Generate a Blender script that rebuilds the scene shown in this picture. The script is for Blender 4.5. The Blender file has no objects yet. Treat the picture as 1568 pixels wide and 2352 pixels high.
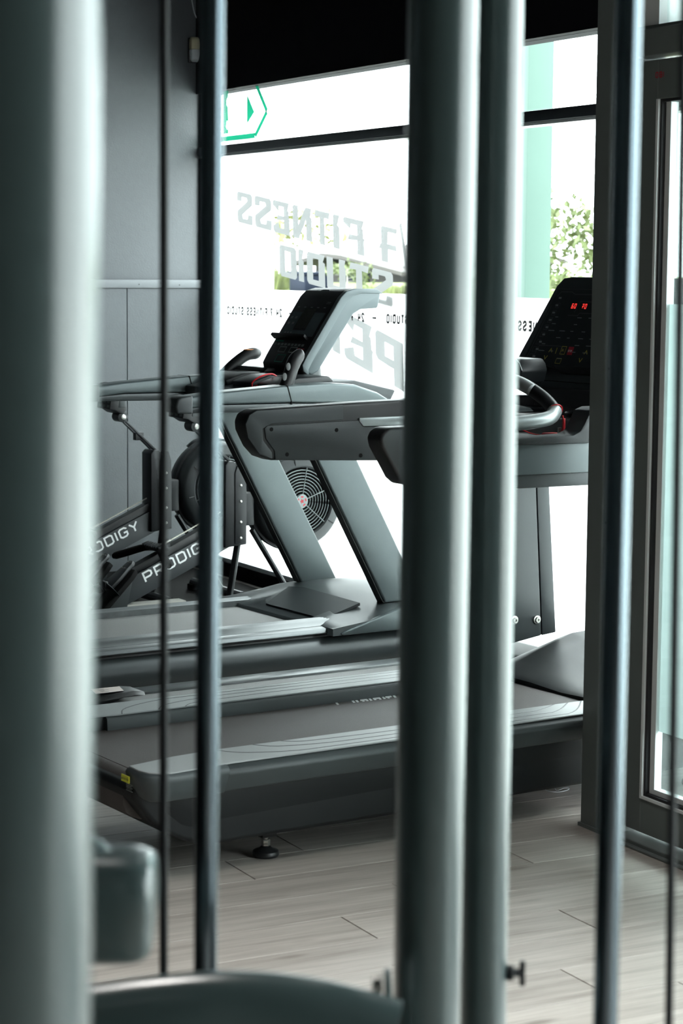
import bpy, bmesh, math, random
from mathutils import Vector, Matrix
random.seed(7)
S = bpy.context.scene
COL = S.collection
PI = math.pi

# ------------------------------------------------------------------ camera, sky, lights, exposure
cam_d = bpy.data.cameras.new('camera')
cam = bpy.data.objects.new('camera', cam_d); COL.objects.link(cam)
HEAD, PITCH, ROLL, EYE = math.atan2(.4636, .886), math.atan(566/4900), .008, 1.55
f0 = Vector((-math.cos(HEAD), math.sin(HEAD), 0)); r0 = Vector((math.sin(HEAD), math.cos(HEAD), 0)); u0 = Vector((0, 0, 1))
fw = f0*math.cos(PITCH) - u0*math.sin(PITCH); up = u0*math.cos(PITCH) + f0*math.sin(PITCH)
rt = r0*math.cos(ROLL) + up*math.sin(ROLL); up = up*math.cos(ROLL) - r0*math.sin(ROLL)
cam.matrix_world = Matrix(((rt.x, up.x, -fw.x, 0), (rt.y, up.y, -fw.y, 0), (rt.z, up.z, -fw.z, EYE), (0, 0, 0, 1)))
cam_d.sensor_fit = 'VERTICAL'; cam_d.sensor_height = 36; cam_d.sensor_width = 24
cam_d.lens = 4900/2352*36
cam_d.clip_start = .05; cam_d.clip_end = 400
cam_d.dof.use_dof = True; cam_d.dof.focus_distance = 7.0; cam_d.dof.aperture_fstop = 7.4
S.camera = cam

W = bpy.data.worlds.new('overcast_sky'); S.world = W; W.use_nodes = True
bg = W.node_tree.nodes['Background']
bg.inputs[0].default_value = (.93, .975, 1, 1)
# overcast sky: the zenith is brighter than the horizon (CIE overcast), the same all round
_n, _l = W.node_tree.nodes, W.node_tree.links
_t = _n.new('ShaderNodeTexCoord'); _x = _n.new('ShaderNodeSeparateXYZ'); _l.new(_t.outputs['Generated'], _x.inputs[0])
_m = _n.new('ShaderNodeMapRange'); _l.new(_x.outputs['Z'], _m.inputs[0])
_m.inputs[1].default_value = 0; _m.inputs[2].default_value = 1; _m.inputs[3].default_value = 8.5; _m.inputs[4].default_value = 24.0
_l.new(_m.outputs[0], bg.inputs[1])

S.view_settings.view_transform = 'Standard'
try: S.view_settings.look = 'None'
except Exception: pass
S.view_settings.exposure = 0.0; S.view_settings.gamma = 1.0
S.view_settings.use_curve_mapping = False

# ------------------------------------------------------------------ materials
def mat(name, col, rough=.5, metal=0, spec=.5, grain=0, gscale=120, bump=0, bscale=200, coat=0, stretch=None):
    m = bpy.data.materials.new(name); m.use_nodes = True
    n, l = m.node_tree.nodes, m.node_tree.links
    b = n['Principled BSDF']
    b.inputs['Base Color'].default_value = (*col, 1)
    b.inputs['Roughness'].default_value = rough; b.inputs['Metallic'].default_value = metal
    b.inputs['Specular IOR Level'].default_value = spec
    if coat: b.inputs['Coat Weight'].default_value = coat; b.inputs['Coat Roughness'].default_value = .15
    tc = n.new('ShaderNodeTexCoord'); src = tc.outputs['Object']
    if stretch:
        mp = n.new('ShaderNodeMapping'); mp.inputs['Scale'].default_value = stretch; l.new(src, mp.inputs[0]); src = mp.outputs[0]
    if grain:
        t = n.new('ShaderNodeTexNoise'); t.inputs['Scale'].default_value = gscale; t.inputs['Detail'].default_value = 4
        l.new(src, t.inputs['Vector'])
        r = n.new('ShaderNodeMix'); r.data_type = 'RGBA'
        r.inputs[6].default_value = (*[c*(1-grain) for c in col], 1); r.inputs[7].default_value = (*[min(1, c*(1+grain)) for c in col], 1)
        l.new(t.outputs['Fac'], r.inputs[0]); l.new(r.outputs[2], b.inputs['Base Color'])
    if bump:
        t = n.new('ShaderNodeTexNoise'); t.inputs['Scale'].default_value = bscale; t.inputs['Detail'].default_value = 3
        l.new(src, t.inputs['Vector'])
        bp = n.new('ShaderNodeBump'); bp.inputs['Strength'].default_value = bump; bp.inputs['Distance'].default_value = .003
        l.new(t.outputs['Fac'], bp.inputs['Height']); l.new(bp.outputs[0], b.inputs['Normal'])
    return m

def emit(name, col, k):
    m = mat(name, (.02, .02, .02), .4); b = m.node_tree.nodes['Principled BSDF']
    b.inputs['Emission Color'].default_value = (*col, 1); b.inputs['Emission Strength'].default_value = k
    return m

def film(name, tr, df, see=0.0, tint=(1, 1, 1)):
    """frosted foil: light scatters through it (translucent) and off it (diffuse)"""
    m = bpy.data.materials.new(name); m.use_nodes = True
    n, l = m.node_tree.nodes, m.node_tree.links; n.clear()
    o = n.new('ShaderNodeOutputMaterial'); a = n.new('ShaderNodeBsdfTranslucent'); d = n.new('ShaderNodeBsdfDiffuse'); s = n.new('ShaderNodeAddShader')
    a.inputs[0].default_value = (*[c*tr for c in tint], 1); d.inputs[0].default_value = (*[c*df for c in tint], 1)
    l.new(a.outputs[0], s.inputs[0]); l.new(d.outputs[0], s.inputs[1])
    if see:
        t = n.new('ShaderNodeBsdfTransparent'); t.inputs[0].default_value = (*tint, 1)
        x = n.new('ShaderNodeMixShader'); x.inputs[0].default_value = see
        l.new(s.outputs[0], x.inputs[1]); l.new(t.outputs[0], x.inputs[2]); l.new(x.outputs[0], o.inputs[0])
    else: l.new(s.outputs[0], o.inputs[0])
    return m

def glass(name, tint=(.93, .97, .96), haze=0.0, refl=1.0):
    m = bpy.data.materials.new(name); m.use_nodes = True
    n, l = m.node_tree.nodes, m.node_tree.links; n.clear()
    o = n.new('ShaderNodeOutputMaterial'); t = n.new('ShaderNodeBsdfTransparent'); t.inputs[0].default_value = (*tint, 1)
    g = n.new('ShaderNodeBsdfGlossy'); g.inputs['Roughness'].default_value = .02
    lw = n.new('ShaderNodeLayerWeight'); lw.inputs[0].default_value = .5           # facing: the same from both sides of a thin pane
    pw = n.new('ShaderNodeMath'); pw.operation = 'POWER'; l.new(lw.outputs['Facing'], pw.inputs[0]); pw.inputs[1].default_value = 5
    fr = n.new('ShaderNodeMath'); fr.operation = 'MULTIPLY_ADD'; l.new(pw.outputs[0], fr.inputs[0]); fr.inputs[1].default_value = .9; fr.inputs[2].default_value = .05
    x = n.new('ShaderNodeMixShader'); l.new(fr.outputs[0], x.inputs[0]); l.new(t.outputs[0], x.inputs[1]); l.new(g.outputs[0], x.inputs[2])
    last = x
    if haze:
        h = n.new('ShaderNodeBsdfTranslucent'); h.inputs[0].default_value = (.8, .88, .87, 1)
        y = n.new('ShaderNodeMixShader'); y.inputs[0].default_value = haze
        l.new(x.outputs[0], y.inputs[1]); l.new(h.outputs[0], y.inputs[2]); last = y
    l.new(last.outputs[0], o.inputs[0])
    return m

def plank_mat():
    m = bpy.data.materials.new('grey_oak_laminate'); m.use_nodes = True
    n, l = m.node_tree.nodes, m.node_tree.links; b = n['Principled BSDF']
    tc = n.new('ShaderNodeTexCoord'); oi = n.new('ShaderNodeObjectInfo')
    ad = n.new('ShaderNodeVectorMath'); ad.operation = 'ADD'; sc = n.new('ShaderNodeVectorMath'); sc.operation = 'SCALE'
    cb = n.new('ShaderNodeCombineXYZ')
    for i in range(3): l.new(oi.outputs['Random'], cb.inputs[i])
    l.new(cb.outputs[0], sc.inputs[0]); sc.inputs['Scale'].default_value = 37
    l.new(tc.outputs['Object'], ad.inputs[0]); l.new(sc.outputs[0], ad.inputs[1])
    mp = n.new('ShaderNodeMapping'); mp.inputs['Scale'].default_value = (26, 1.6, 1); l.new(ad.outputs[0], mp.inputs[0])
    g = n.new('ShaderNodeTexNoise'); g.inputs['Scale'].default_value = 1.0; g.inputs['Detail'].default_value = 7; g.inputs['Roughness'].default_value = .62; g.inputs['Distortion'].default_value = .6
    l.new(mp.outputs[0], g.inputs['Vector'])
    mp2 = n.new('ShaderNodeMapping'); mp2.inputs['Scale'].default_value = (150, 5, 1); l.new(ad.outputs[0], mp2.inputs[0])
    g2 = n.new('ShaderNodeTexNoise'); g2.inputs['Scale'].default_value = 1; g2.inputs['Detail'].default_value = 4; l.new(mp2.outputs[0], g2.inputs['Vector'])
    mp3 = n.new('ShaderNodeMapping'); mp3.inputs['Scale'].default_value = (9, 2.6, 1); l.new(ad.outputs[0], mp3.inputs[0])
    v = n.new('ShaderNodeTexVoronoi'); v.inputs['Scale'].default_value = 1.0; l.new(mp3.outputs[0], v.inputs['Vector'])
    vr = n.new('ShaderNodeMapRange'); vr.inputs[1].default_value = .02; vr.inputs[2].default_value = .16; vr.inputs[3].default_value = .3; vr.inputs[4].default_value = 0
    l.new(v.outputs['Distance'], vr.inputs[0])
    r = n.new('ShaderNodeValToRGB'); e = r.color_ramp.elements
    e[0].position = .3; e[0].color = (.215, .186, .162, 1); e[1].position = .7; e[1].color = (.47, .432, .395, 1)
    mx = n.new('ShaderNodeMix'); mx.data_type = 'FLOAT'; mx.inputs[0].default_value = .3
    l.new(g.outputs['Fac'], mx.inputs[2]); l.new(g2.outputs['Fac'], mx.inputs[3])
    su = n.new('ShaderNodeMath'); su.operation = 'SUBTRACT'; l.new(mx.outputs[0], su.inputs[0]); l.new(vr.outputs[0], su.inputs[1])
    rn = n.new('ShaderNodeMath'); rn.operation = 'MULTIPLY_ADD'; l.new(oi.outputs['Random'], rn.inputs[0]); rn.inputs[1].default_value = .12; l.new(su.outputs[0], rn.inputs[2])
    l.new(rn.outputs[0], r.inputs[0]); l.new(r.outputs[0], b.inputs['Base Color'])
    b.inputs['Roughness'].default_value = .42
    bp = n.new('ShaderNodeBump'); bp.inputs['Strength'].default_value = .15; bp.inputs['Distance'].default_value = .001
    l.new(mx.outputs[0], bp.inputs['Height']); l.new(bp.outputs[0], b.inputs['Normal'])
    return m

M = {
 'plank': plank_mat(),
 'subfloor': mat('subfloor', (.012, .011, .01), .9, spec=.1),
 'wall': mat('charcoal_wall_paint', (.088, .097, .105), .4, bump=.22, bscale=140, grain=.08, gscale=30),
 'batten': mat('charcoal_trim_paint', (.1, .11, .118), .42, grain=.05),
 'black': mat('black_matt_paint', (.006, .006, .008), .8, spec=.1),
 'ceiling': mat('dark_ceiling', (.02, .02, .022), .9),
 'pale_wall': mat('grey_wall', (.05, .055, .055), .8),
 'alu': mat('grey_powder_aluminium', (.15, .17, .165), .42, .1, grain=.04),
 'alu_dark': mat('charcoal_window_bar', (.03, .034, .04), .4, .3),
 'alu_white': mat('pale_glazing_bead', (.75, .77, .77), .35),
 'gasket': mat('black_gasket', (.01, .01, .012), .6),
 'glass': glass('clear_glass'),
 'door_glass': glass('hazy_door_glass', (.9, .96, .95), haze=.06),
 'film': film('frosted_film', .45, .5),
 'door_film': film('door_frosted_film', .24, .4, .0, (.88, 1, .99)),
 'letter': film('grey_vinyl_letter', .085, .15),
 'letter_film': film('pale_vinyl_letter', .17, .2),
 'letter_dark': film('dark_vinyl_letter', .012, .04),
 'sign_green': film('green_vinyl', .09, .1, 0, (.05, 1, .55)),
 'sign_white': film('white_vinyl', .9, .5),
 'paint': mat('machine_grey_paint', (.05, .074, .075), .3, .0, grain=.04, gscale=60, coat=.6),
 'steel': mat('chromed_rod', (.15, .185, .21), .2, 1),
 'cable': mat('black_cable', (.006, .007, .009), .5, spec=.25),
 'bolt': mat('zinc_bolt', (.5, .5, .47), .28, 1),
 'tm_dark': mat('charcoal_plastic', (.016, .022, .024), .5, grain=.12, gscale=500, bump=.15, bscale=700),
 'tm_body': mat('charcoal_deck_plastic', (.007, .009, .010), .5, spec=.3, grain=.12, gscale=500, bump=.12, bscale=700),
 'tm_black': mat('black_plastic', (.009, .010, .011), .42, bump=.1, bscale=600),
 'tm_gloss': mat('black_hood_plastic', (.008, .010, .011), .4, spec=.3, grain=.1, gscale=400, bump=.08, bscale=500),
 'tm_grey': mat('mid_grey_plastic', (.045, .056, .059), .5, grain=.08, gscale=500),
 'tm_silver': mat('light_grey_foot_rail', (.32, .34, .34), .42, .2, grain=.05, gscale=300),
 'tm_chrome': mat('silver_grip_paint', (.33, .37, .37), .35, .5, grain=.1, gscale=500),
 'belt': mat('brown_black_belt', (.062, .053, .049), .55, grain=.25, gscale=350, bump=.4, bscale=500),
 'belt_grey': mat('speckled_grey_belt', (.19, .19, .186), .5, grain=.7, gscale=420, bump=.5, bscale=450),
 't2_grey': mat('silver_grey_paint', (.08, .1, .103), .36, .35, grain=.08, gscale=14, bump=.05, bscale=300),
 't2_skirt': mat('dark_grey_skirt', (.038, .046, .048), .36, .2, grain=.05, gscale=300),
 't2_side': mat('blue_grey_console_shell', (.095, .122, .127), .4, .1),
 'rib': mat('ribbed_aluminium', (.11, .12, .122), .34, .4, grain=.35, gscale=40, stretch=(40, 1, 1)),
 'panel': mat('printed_console_panel', (.012, .016, .018), .3),
 'panel_blue': mat('blue_grey_overlay', (.07, .10, .115), .4),
 'screen': mat('dark_green_screen', (.02, .022, .016), .15),
 'print_grey': mat('grey_print', (.24, .27, .27), .5),
 'print_dim': mat('dim_print', (.09, .1, .1), .5),
 'print_yellow': mat('yellow_print', (.5, .42, .08), .5),
 'print_green': mat('green_print', (.03, .32, .22), .5),
 'print_red': mat('red_print', (.45, .02, .035), .5),
 'print_white': mat('white_print', (.88, .9, .9), .5),
 'led': emit('red_led_digits', (1, .05, .04), .9),
 'red': mat('red_cord', (.55, .012, .02), .45),
 'orange': mat('orange_button', (.6, .22, .05), .4),
 'rower': mat('rower_black_metal', (.014, .016, .018), .4, .2, bump=.06),
 'rower_beam': mat('rower_grey_beam', (.032, .037, .04), .45, .1),
 'rower_ring': mat('rower_fan_ring', (.04, .046, .048), .42, .1),
 'wire': mat('grey_cage_wire', (.22, .25, .25), .35, .4),
 'cream': mat('pale_rail', (.22, .215, .19), .45),
 'rubber': mat('black_rubber', (.007, .007, .007), .8, spec=.12),
 'chain': mat('pale_chain', (.6, .58, .5), .35, .6),
 'sensor_cream': mat('cream_plastic', (.62, .58, .38), .45),
 'sensor_white': mat('white_plastic', (.62, .66, .68), .4),
 'label_white': mat('white_paper_label', (.6, .52, .48), .6),
 'yellow': mat('caution_yellow', (.6, .62, .03), .5),
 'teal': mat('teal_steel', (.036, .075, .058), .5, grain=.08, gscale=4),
 'teal_shaded': mat('teal_steel_shade', (.024, .052, .038), .55),  # same teal steel, with the column's shaded side put into the colour
 'white_paint': mat('white_paint', (.8, .8, .78), .6),
 'ground': mat('pale_concrete', (.5, .5, .48), .9, grain=.1, gscale=3),
 'grass': mat('dry_green_grass', (.10, .115, .035), .8, grain=.4, gscale=2),
 'leaf': mat('spring_leaf', (.07, .09, .026), .6, grain=.4, gscale=2),
 'leaf_pale': mat('pale_leaf', (.16, .165, .06), .6, grain=.3, gscale=2),
 'bark': mat('pale_bark', (.5, .48, .4), .8),
 'roof': mat('brown_roof', (.05, .044, .04), .8),
 'house': mat('house_wall', (.045, .04, .038), .8),
 'car': mat('dark_blue_plastic', (.006, .009, .02), .6, spec=.1),
 'lamp': emit('fill_panel_light', (1, .97, .92), 2.0),
}

# ------------------------------------------------------------------ mesh helpers
class G:
    def __init__(s): s.bm = bmesh.new()
    def face(s, pts):
        try: return s.bm.faces.new([s.bm.verts.new(p) for p in pts])
        except ValueError: return None
    def box(s, c, d, rot=None):
        r = bmesh.ops.create_cube(s.bm, size=1)['verts']
        m = Matrix.Translation(c) @ (rot.to_4x4() if rot else Matrix.Identity(4)) @ Matrix.Diagonal((*d, 1))
        bmesh.ops.transform(s.bm, matrix=m, verts=r); return s
    def bb(s, x0, x1, y0, y1, z0, z1):
        return s.box(((x0+x1)/2, (y0+y1)/2, (z0+z1)/2), (abs(x1-x0), abs(y1-y0), abs(z1-z0)))
    def loft(s, rings, caps=True, closed=True):
        vs = [[s.bm.verts.new(p) for p in r] for r in rings]; n = len(rings[0])
        for a, b in zip(vs, vs[1:]):
            for i in range(n if closed else n-1):
                j = (i+1) % n
                try: s.bm.faces.new((a[i], a[j], b[j], b[i]))
                except ValueError: pass
        if caps:
            for r in (vs[0][::-1], vs[-1]):
                try: s.bm.faces.new(r)
                except ValueError: pass
        return s
    def prism(s, poly, ax, a0, a1):
        f = {'x': lambda p, a: (a, p[0], p[1]), 'y': lambda p, a: (p[0], a, p[1]), 'z': lambda p, a: (p[0], p[1], a)}[ax]
        return s.loft([[f(p, a0) for p in poly], [f(p, a1) for p in poly]])
    def tube(s, pts, r, n=10, sq=1.0, closed=False, refup=(0, 0, 1)):
        P = [Vector(p) for p in pts]; rings = []; up = Vector(refup)
        for i, p in enumerate(P):
            a = P[(i-1) % len(P)] if (closed or i) else P[i]; b = P[(i+1) % len(P)] if (closed or i < len(P)-1) else P[i]
            t = (b-a).normalized(); x = t.cross(up)
            if x.length < 1e-3: x = t.cross(Vector((0, 1, 0.01)))
            x.normalize(); y = x.cross(t).normalized()
            rr = r[i] if isinstance(r, (list, tuple)) else r
            rings.append([p + x*rr*math.cos(2*PI*k/n) + y*rr*sq*math.sin(2*PI*k/n) for k in range(n)])
        if closed: rings.append(rings[0])
        s.loft(rings, caps=not closed)
        if closed: bmesh.ops.remove_doubles(s.bm, verts=s.bm.verts[:], dist=1e-6)
        return s
    def lathe(s, prof, c, ax='z', n=24):
        rings = []
        for r, h in prof:
            ring = []
            for k in range(n):
                a = 2*PI*k/n; u, v = r*math.cos(a), r*math.sin(a)
                ring.append({'z': (c[0]+u, c[1]+v, c[2]+h), 'x': (c[0]+h, c[1]+u, c[2]+v), 'y': (c[0]+u, c[1]+h, c[2]+v)}[ax])
            rings.append(ring)
        return s.loft(rings)
    def quad2(s, pts, f):
        return s.face([f(*p) for p in pts])
    def obj(s, name, m, parent=None, bevel=0, seg=2, ang=32, label=None, kind=None):
        bm = s.bm
        bmesh.ops.recalc_face_normals(bm, faces=bm.faces[:])
        if bevel:
            es = [e for e in bm.edges if len(e.link_faces) == 2 and e.calc_face_angle(0) > math.radians(28)]
            bmesh.ops.bevel(bm, geom=es, offset=bevel, segments=seg, profile=.5, affect='EDGES', clamp_overlap=True)
        for f in bm.faces: f.smooth = True
        for e in bm.edges:
            if len(e.link_faces) != 2 or e.calc_face_angle(0) > math.radians(ang): e.smooth = False
        me = bpy.data.meshes.new(name); bm.to_mesh(me); bm.free()
        me.materials.append(M[m] if isinstance(m, str) else m)
        o = bpy.data.objects.new(name, me); COL.objects.link(o)
        if parent: o.parent = parent
        if label: o['label'] = label
        if kind: o['kind'] = kind
        return o

def thing(name, label, cat, loc=(0, 0, 0), rotz=0, group=None):
    o = bpy.data.objects.new(name, None); COL.objects.link(o); o.empty_display_size = .1
    o.location = loc; o.rotation_euler = (0, 0, rotz); o['label'] = label; o['category'] = cat
    if group: o['group'] = group
    return o
def tag(o, label, cat, group=None):
    o['label'] = label; o['category'] = cat
    if group: o['group'] = group
    return o
def struct(name):
    o = bpy.data.objects.new(name, None); COL.objects.link(o); o['kind'] = 'structure'; return o
def copy_tree(o, parent=None):
    c = o.copy(); COL.objects.link(c)
    if parent: c.parent = parent
    for ch in list(o.children): copy_tree(ch, c)
    return c
def arc(c, r, a0, a1, n):
    return [(c[0]+r*math.cos(math.radians(a0+(a1-a0)*i/n)), c[1]+r*math.sin(math.radians(a0+(a1-a0)*i/n))) for i in range(n+1)]
def smooth_path(pts, k=4):
    P = [Vector(p) for p in pts]; out = []
    for i in range(len(P)-1):
        a, b, c, d = P[max(i-1, 0)], P[i], P[i+1], P[min(i+2, len(P)-1)]
        for j in range(k):
            t = j/k
            out.append(.5*((2*b) + (c-a)*t + (2*a-5*b+4*c-d)*t*t + (3*b-a-3*c+d)*t**3))
    out.append(P[-1]); return out

# ------------------------------------------------------------------ lettering: stroked glyphs as flat polygons
c_ = .14
GLY = {
 'F': (.62, [[(0, 0), (0, 1), (.62, 1)], [(0, .48), (.5, .48)]]), 'I': (.0, [[(0, 0), (0, 1)]]),
 'T': (.66, [[(0, 1), (.66, 1)], [(.33, 0), (.33, 1)]]), 'N': (.62, [[(0, 0), (0, 1), (.62, 0), (.62, 1)]]),
 'E': (.6, [[(.6, 0), (0, 0), (0, 1), (.6, 1)], [(0, .5), (.5, .5)]]),
 'S': (.6, [[(0, .28), (0, c_), (c_, 0), (.6-c_, 0), (.6, c_), (.6, .34), (0, .66), (0, 1-c_), (c_, 1), (.6-c_, 1), (.6, 1-c_), (.6, .72)]]),
 'U': (.6, [[(0, 1), (0, c_), (c_, 0), (.6-c_, 0), (.6, c_), (.6, 1)]]),
 'D': (.62, [[(0, 0), (0, 1), (.62-c_, 1), (.62, 1-c_), (.62, c_), (.62-c_, 0), (-.0, 0)]]),
 'O': (.62, [[(.3, 0), (c_, 0), (0, c_), (0, 1-c_), (c_, 1), (.62-c_, 1), (.62, 1-c_), (.62, c_), (.62-c_, 0), (.3, 0)]]),
 'P': (.62, [[(0, 0), (0, 1), (.62-c_, 1), (.62, 1-c_), (.62, .42+c_), (.62-c_, .42), (0, .42)]]),
 'R': (.62, [[(0, 0), (0, 1), (.62-c_, 1), (.62, 1-c_), (.62, .42+c_), (.62-c_, .42), (0, .42)], [(.3, .42), (.62, 0)]]),
 'G': (.62, [[(.62, .78), (.62, 1-c_), (.62-c_, 1), (c_, 1), (0, 1-c_), (0, c_), (c_, 0), (.62-c_, 0), (.62, c_), (.62, .46), (.34, .46)]]),
 'Y': (.66, [[(0, 1), (.33, .5), (.66, 1)], [(.33, 0), (.33, .5)]]),
 '2': (.56, [[(0, .74), (0, 1-c_), (c_, 1), (.56-c_, 1), (.56, 1-c_), (.56, .6), (0, 0), (.56, 0)]]),
 '4': (.56, [[(0, 1), (0, .42), (.56, .42)], [(.5, 1), (.5, 0)]]),
 '7': (.56, [[(0, 1), (.56, 1), (.26, 0)], [(.06, .5), (.62, .5)]]), '0': (.5, [[(0, 0), (0, 1), (.5, 1), (.5, 0), (0, 0)]]),
 '6': (.5, [[(.5, 1), (0, 1), (0, 0), (.5, 0), (.5, .5), (0, .5)]]), '/': (.3, [[(0, -.1), (.3, 1.1)]]), '-': (.35, [[(0, .45), (.35, .45)]]),
 'B': (.6, [[(0, 0), (0, 1), (.5, 1), (.6, .9), (.6, .6), (.5, .5), (0, .5)], [(.5, .5), (.6, .4), (.6, .1), (.5, 0), (0, 0)]]),
 'C': (.6, [[(.6, .8), (.6, 1-c_), (.6-c_, 1), (c_, 1), (0, 1-c_), (0, c_), (c_, 0), (.6-c_, 0), (.6, c_), (.6, .2)]]),
 'A': (.62, [[(0, 0), (0, .8), (.18, 1), (.44, 1), (.62, .8), (.62, 0)], [(0, .42), (.62, .42)]]),
 'H': (.6, [[(0, 0), (0, 1)], [(.6, 0), (.6, 1)], [(0, .5), (.6, .5)]]), 'V': (.6, [[(0, 1), (.3, 0), (.6, 1)]]), 'L': (.5, [[(0, 1), (0, 0), (.5, 0)]]),
 'M': (.8, [[(0, 0), (0, 1), (.4, .3), (.8, 1), (.8, 0)]]), ' ': (.3, []),
}
def stroke(g, pl, th, f):
    """one polyline of width th with mitred corners, mapped to space by f(u, v)"""
    P = [Vector((*p, 0)) for p in pl]; L, R = [], []
    for i, p in enumerate(P):
        d0 = (P[i]-P[i-1]).normalized() if i else None; d1 = (P[i+1]-P[i]).normalized() if i < len(P)-1 else None
        if d0 is None: d0 = d1
        if d1 is None: d1 = d0
        n0, n1 = Vector((-d0.y, d0.x, 0)), Vector((-d1.y, d1.x, 0)); m = n0+n1
        if m.length < .2: m = n0
        m.normalize(); k = th/2/max(.45, m.dot(n1)); q = p.copy()
        if i == 0: q = p
        L.append(q+m*k); R.append(q-m*k)
    for i in range(len(P)-1):
        g.face([f(a.x, a.y) for a in (R[i], R[i+1], L[i+1], L[i])])
def write(g, txt, h, f, th=.2, gap=.22, wide=1.0, u0=0.0):
    """letters of height h from u0 onwards along u; returns the end of the line"""
    u = u0
    for ch in txt:
        w, lines = GLY[ch]; s = h*(1-th)
        for pl in lines:
            stroke(g, [(u+h*th/2+a*h*wide, h*th/2+b*s) for a, b in pl], h*th, f)
        u += h*(w*wide+th+gap)
    return u

# ================================================================== SETTING
XW, YW, YD, HC = -10.03, 4.45, 3.30, 3.0          # left wall, window plane, door plane, ceiling
floor = struct('floor')
g = G(); g.bb(-10.5, 3.2, -5.2, 4.6, -.12, -.004); g.obj('subfloor', 'subfloor', floor)
PWD, PLN = .1855, 1.22
g = G(); g.bb(-PWD/2+.0012, PWD/2-.0012, 0, PLN-.0034, -.004, 0); pl0 = g.obj('plank', 'plank', floor, bevel=.0006, seg=1)
known = {-4.957: 2.26, -5.142: 2.49, -4.402: 2.31, -4.587: 2.554, -4.217: 2.81, -3.846: 2.57, -4.032: 3.08}
npl = 0
for k in range(-9, 15):
    x = -4.957+k*PWD
    st = next((v for kk, v in known.items() if abs(kk-x) < .02), 2.2+((k*7) % 11)/11*PLN)
    y = st
    while y > .4: y -= PLN
    while y < 4.4:
        if not (x < -5.3 and y > 3.2):
            o = pl0 if npl == 0 else pl0.copy()
            if npl: COL.objects.link(o)
            o.location = (x+PWD/2, y, 0); npl += 1
        y += PLN
def plain_floor(x0, x1, y0, y1, m='plank'):
    g = G(); g.bb(x0, x1, y0, y1, -.004, -.0005); return g.obj('laminate_field' if m == 'plank' else 'unseen_dark_field', m, floor)
plain_floor(-10.13, -4.957-9*PWD, .4-PLN, 4.45); plain_floor(-4.957+15*PWD, 3, .4-PLN, YD)
plain_floor(-10.13, 3.2, -5.2, .4-PLN, 'rubber')  # unseen floor, made black to cut the light bounced into the room

ceil = struct('ceiling'); g = G(); g.bb(XW-.2, 3.2, -5.2, YW+.1, HC, HC+.12); g.obj('slab', 'ceiling', ceil)
wl = struct('wall_left')
g = G(); g.bb(XW-.15, XW, -5.2, YW+.045, 0, HC); g.obj('masonry', 'wall', wl)
# lower wall boards with a groove between, batten above them
ys = [-5.0, -3.9, -2.8, -1.7, -.6, .5, 1.6, 2.85, 4.02, 4.449]
for a, b in zip(ys, ys[1:]):
    g = G(); g.bb(XW+.0005, XW+.012, a+.0015, b-.0015, .0, 1.428); g.obj('wall_board', 'wall', wl, bevel=.0015, seg=1)
g = G(); g.bb(XW+.0005, XW+.024, -5, 4.449, 1.43, 1.472); g.obj('batten', 'batten', wl, bevel=.003)
g = G()
for y, z in [(4.08, 1.448), (4.2, 1.455), (4.3, 1.446), (4.42, 1.452)]: g.lathe([(.003, 0), (.003, .002), (.001, .0022)], (XW+.0235, y, z), 'x', 8)
g.obj('nail_heads', 'tm_black', wl, kind='stuff')
wb = struct('wall_back'); g = G(); g.bb(XW-.2, 3.2, -5.35, -5.2, 0, HC); g.obj('masonry', 'pale_wall', wb)
wr = struct('wall_right')
g = G(); g.bb(3.2, 3.35, -5.35, YD+.1, 0, HC); g.obj('masonry', 'pale_wall', wr)

# ---- window wall: black head, bars, glass with film and lettering
win = struct('window_1')
XR = -3.0
ZT, ZB1, ZB0, ZF, ZS = 2.402, 2.136, 2.086, 1.432, .09
g = G(); g.bb(XW, XR, YW-.05, YW+.08, ZT, HC); g.obj('head_panel', 'black', win)
g = G(); g.bb(XW, XR, YW-.06, YW+.06, 0, ZS-.02); g.obj('sill_plinth', 'black', win)
g = G(); g.bb(XW, XR, YW-.05, YW+.05, ZS-.02, ZS); g.obj('sill_bead', 'alu_white', win)
g = G(); g.bb(XW, XR, YW-.04, YW+.05, ZB0+.008, ZB1); g.obj('transom_bar', 'alu_dark', win, bevel=.003)
g = G(); g.bb(XW, XR, YW-.03, YW+.04, ZB0-.004, ZB0+.007); g.obj('transom_bead', 'alu_white', win)
g = G(); g.bb(XW+.0005, XW+.022, YW-.03, YW+.05, 0, ZT); g.obj('jamb', 'black', win)
for xm in (-7.55, -4.9, XR):
    g = G(); g.bb(xm-.025, xm+.025, YW-.045, YW+.05, ZS, ZT); g.obj('mullion', 'alu_dark', win, bevel=.003)
for a, b in ((XW+.022, -7.575), (-7.525, -4.925), (-4.875, XR-.025)):
    g = G(); g.bb(a, b, YW-.004, YW+.004, ZS, ZB0-.004); g.obj('pane', 'glass', win)
    g = G(); g.bb(a, b, YW-.004, YW+.004, ZB1, ZT); g.obj('pane', 'glass', win)
    g = G(); g.face([(a, YW+.006, ZS), (b, YW+.006, ZS), (b, YW+.006, ZF), (a, YW+.006, ZF)]); g.obj('frosted_film', 'film', win)
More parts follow.
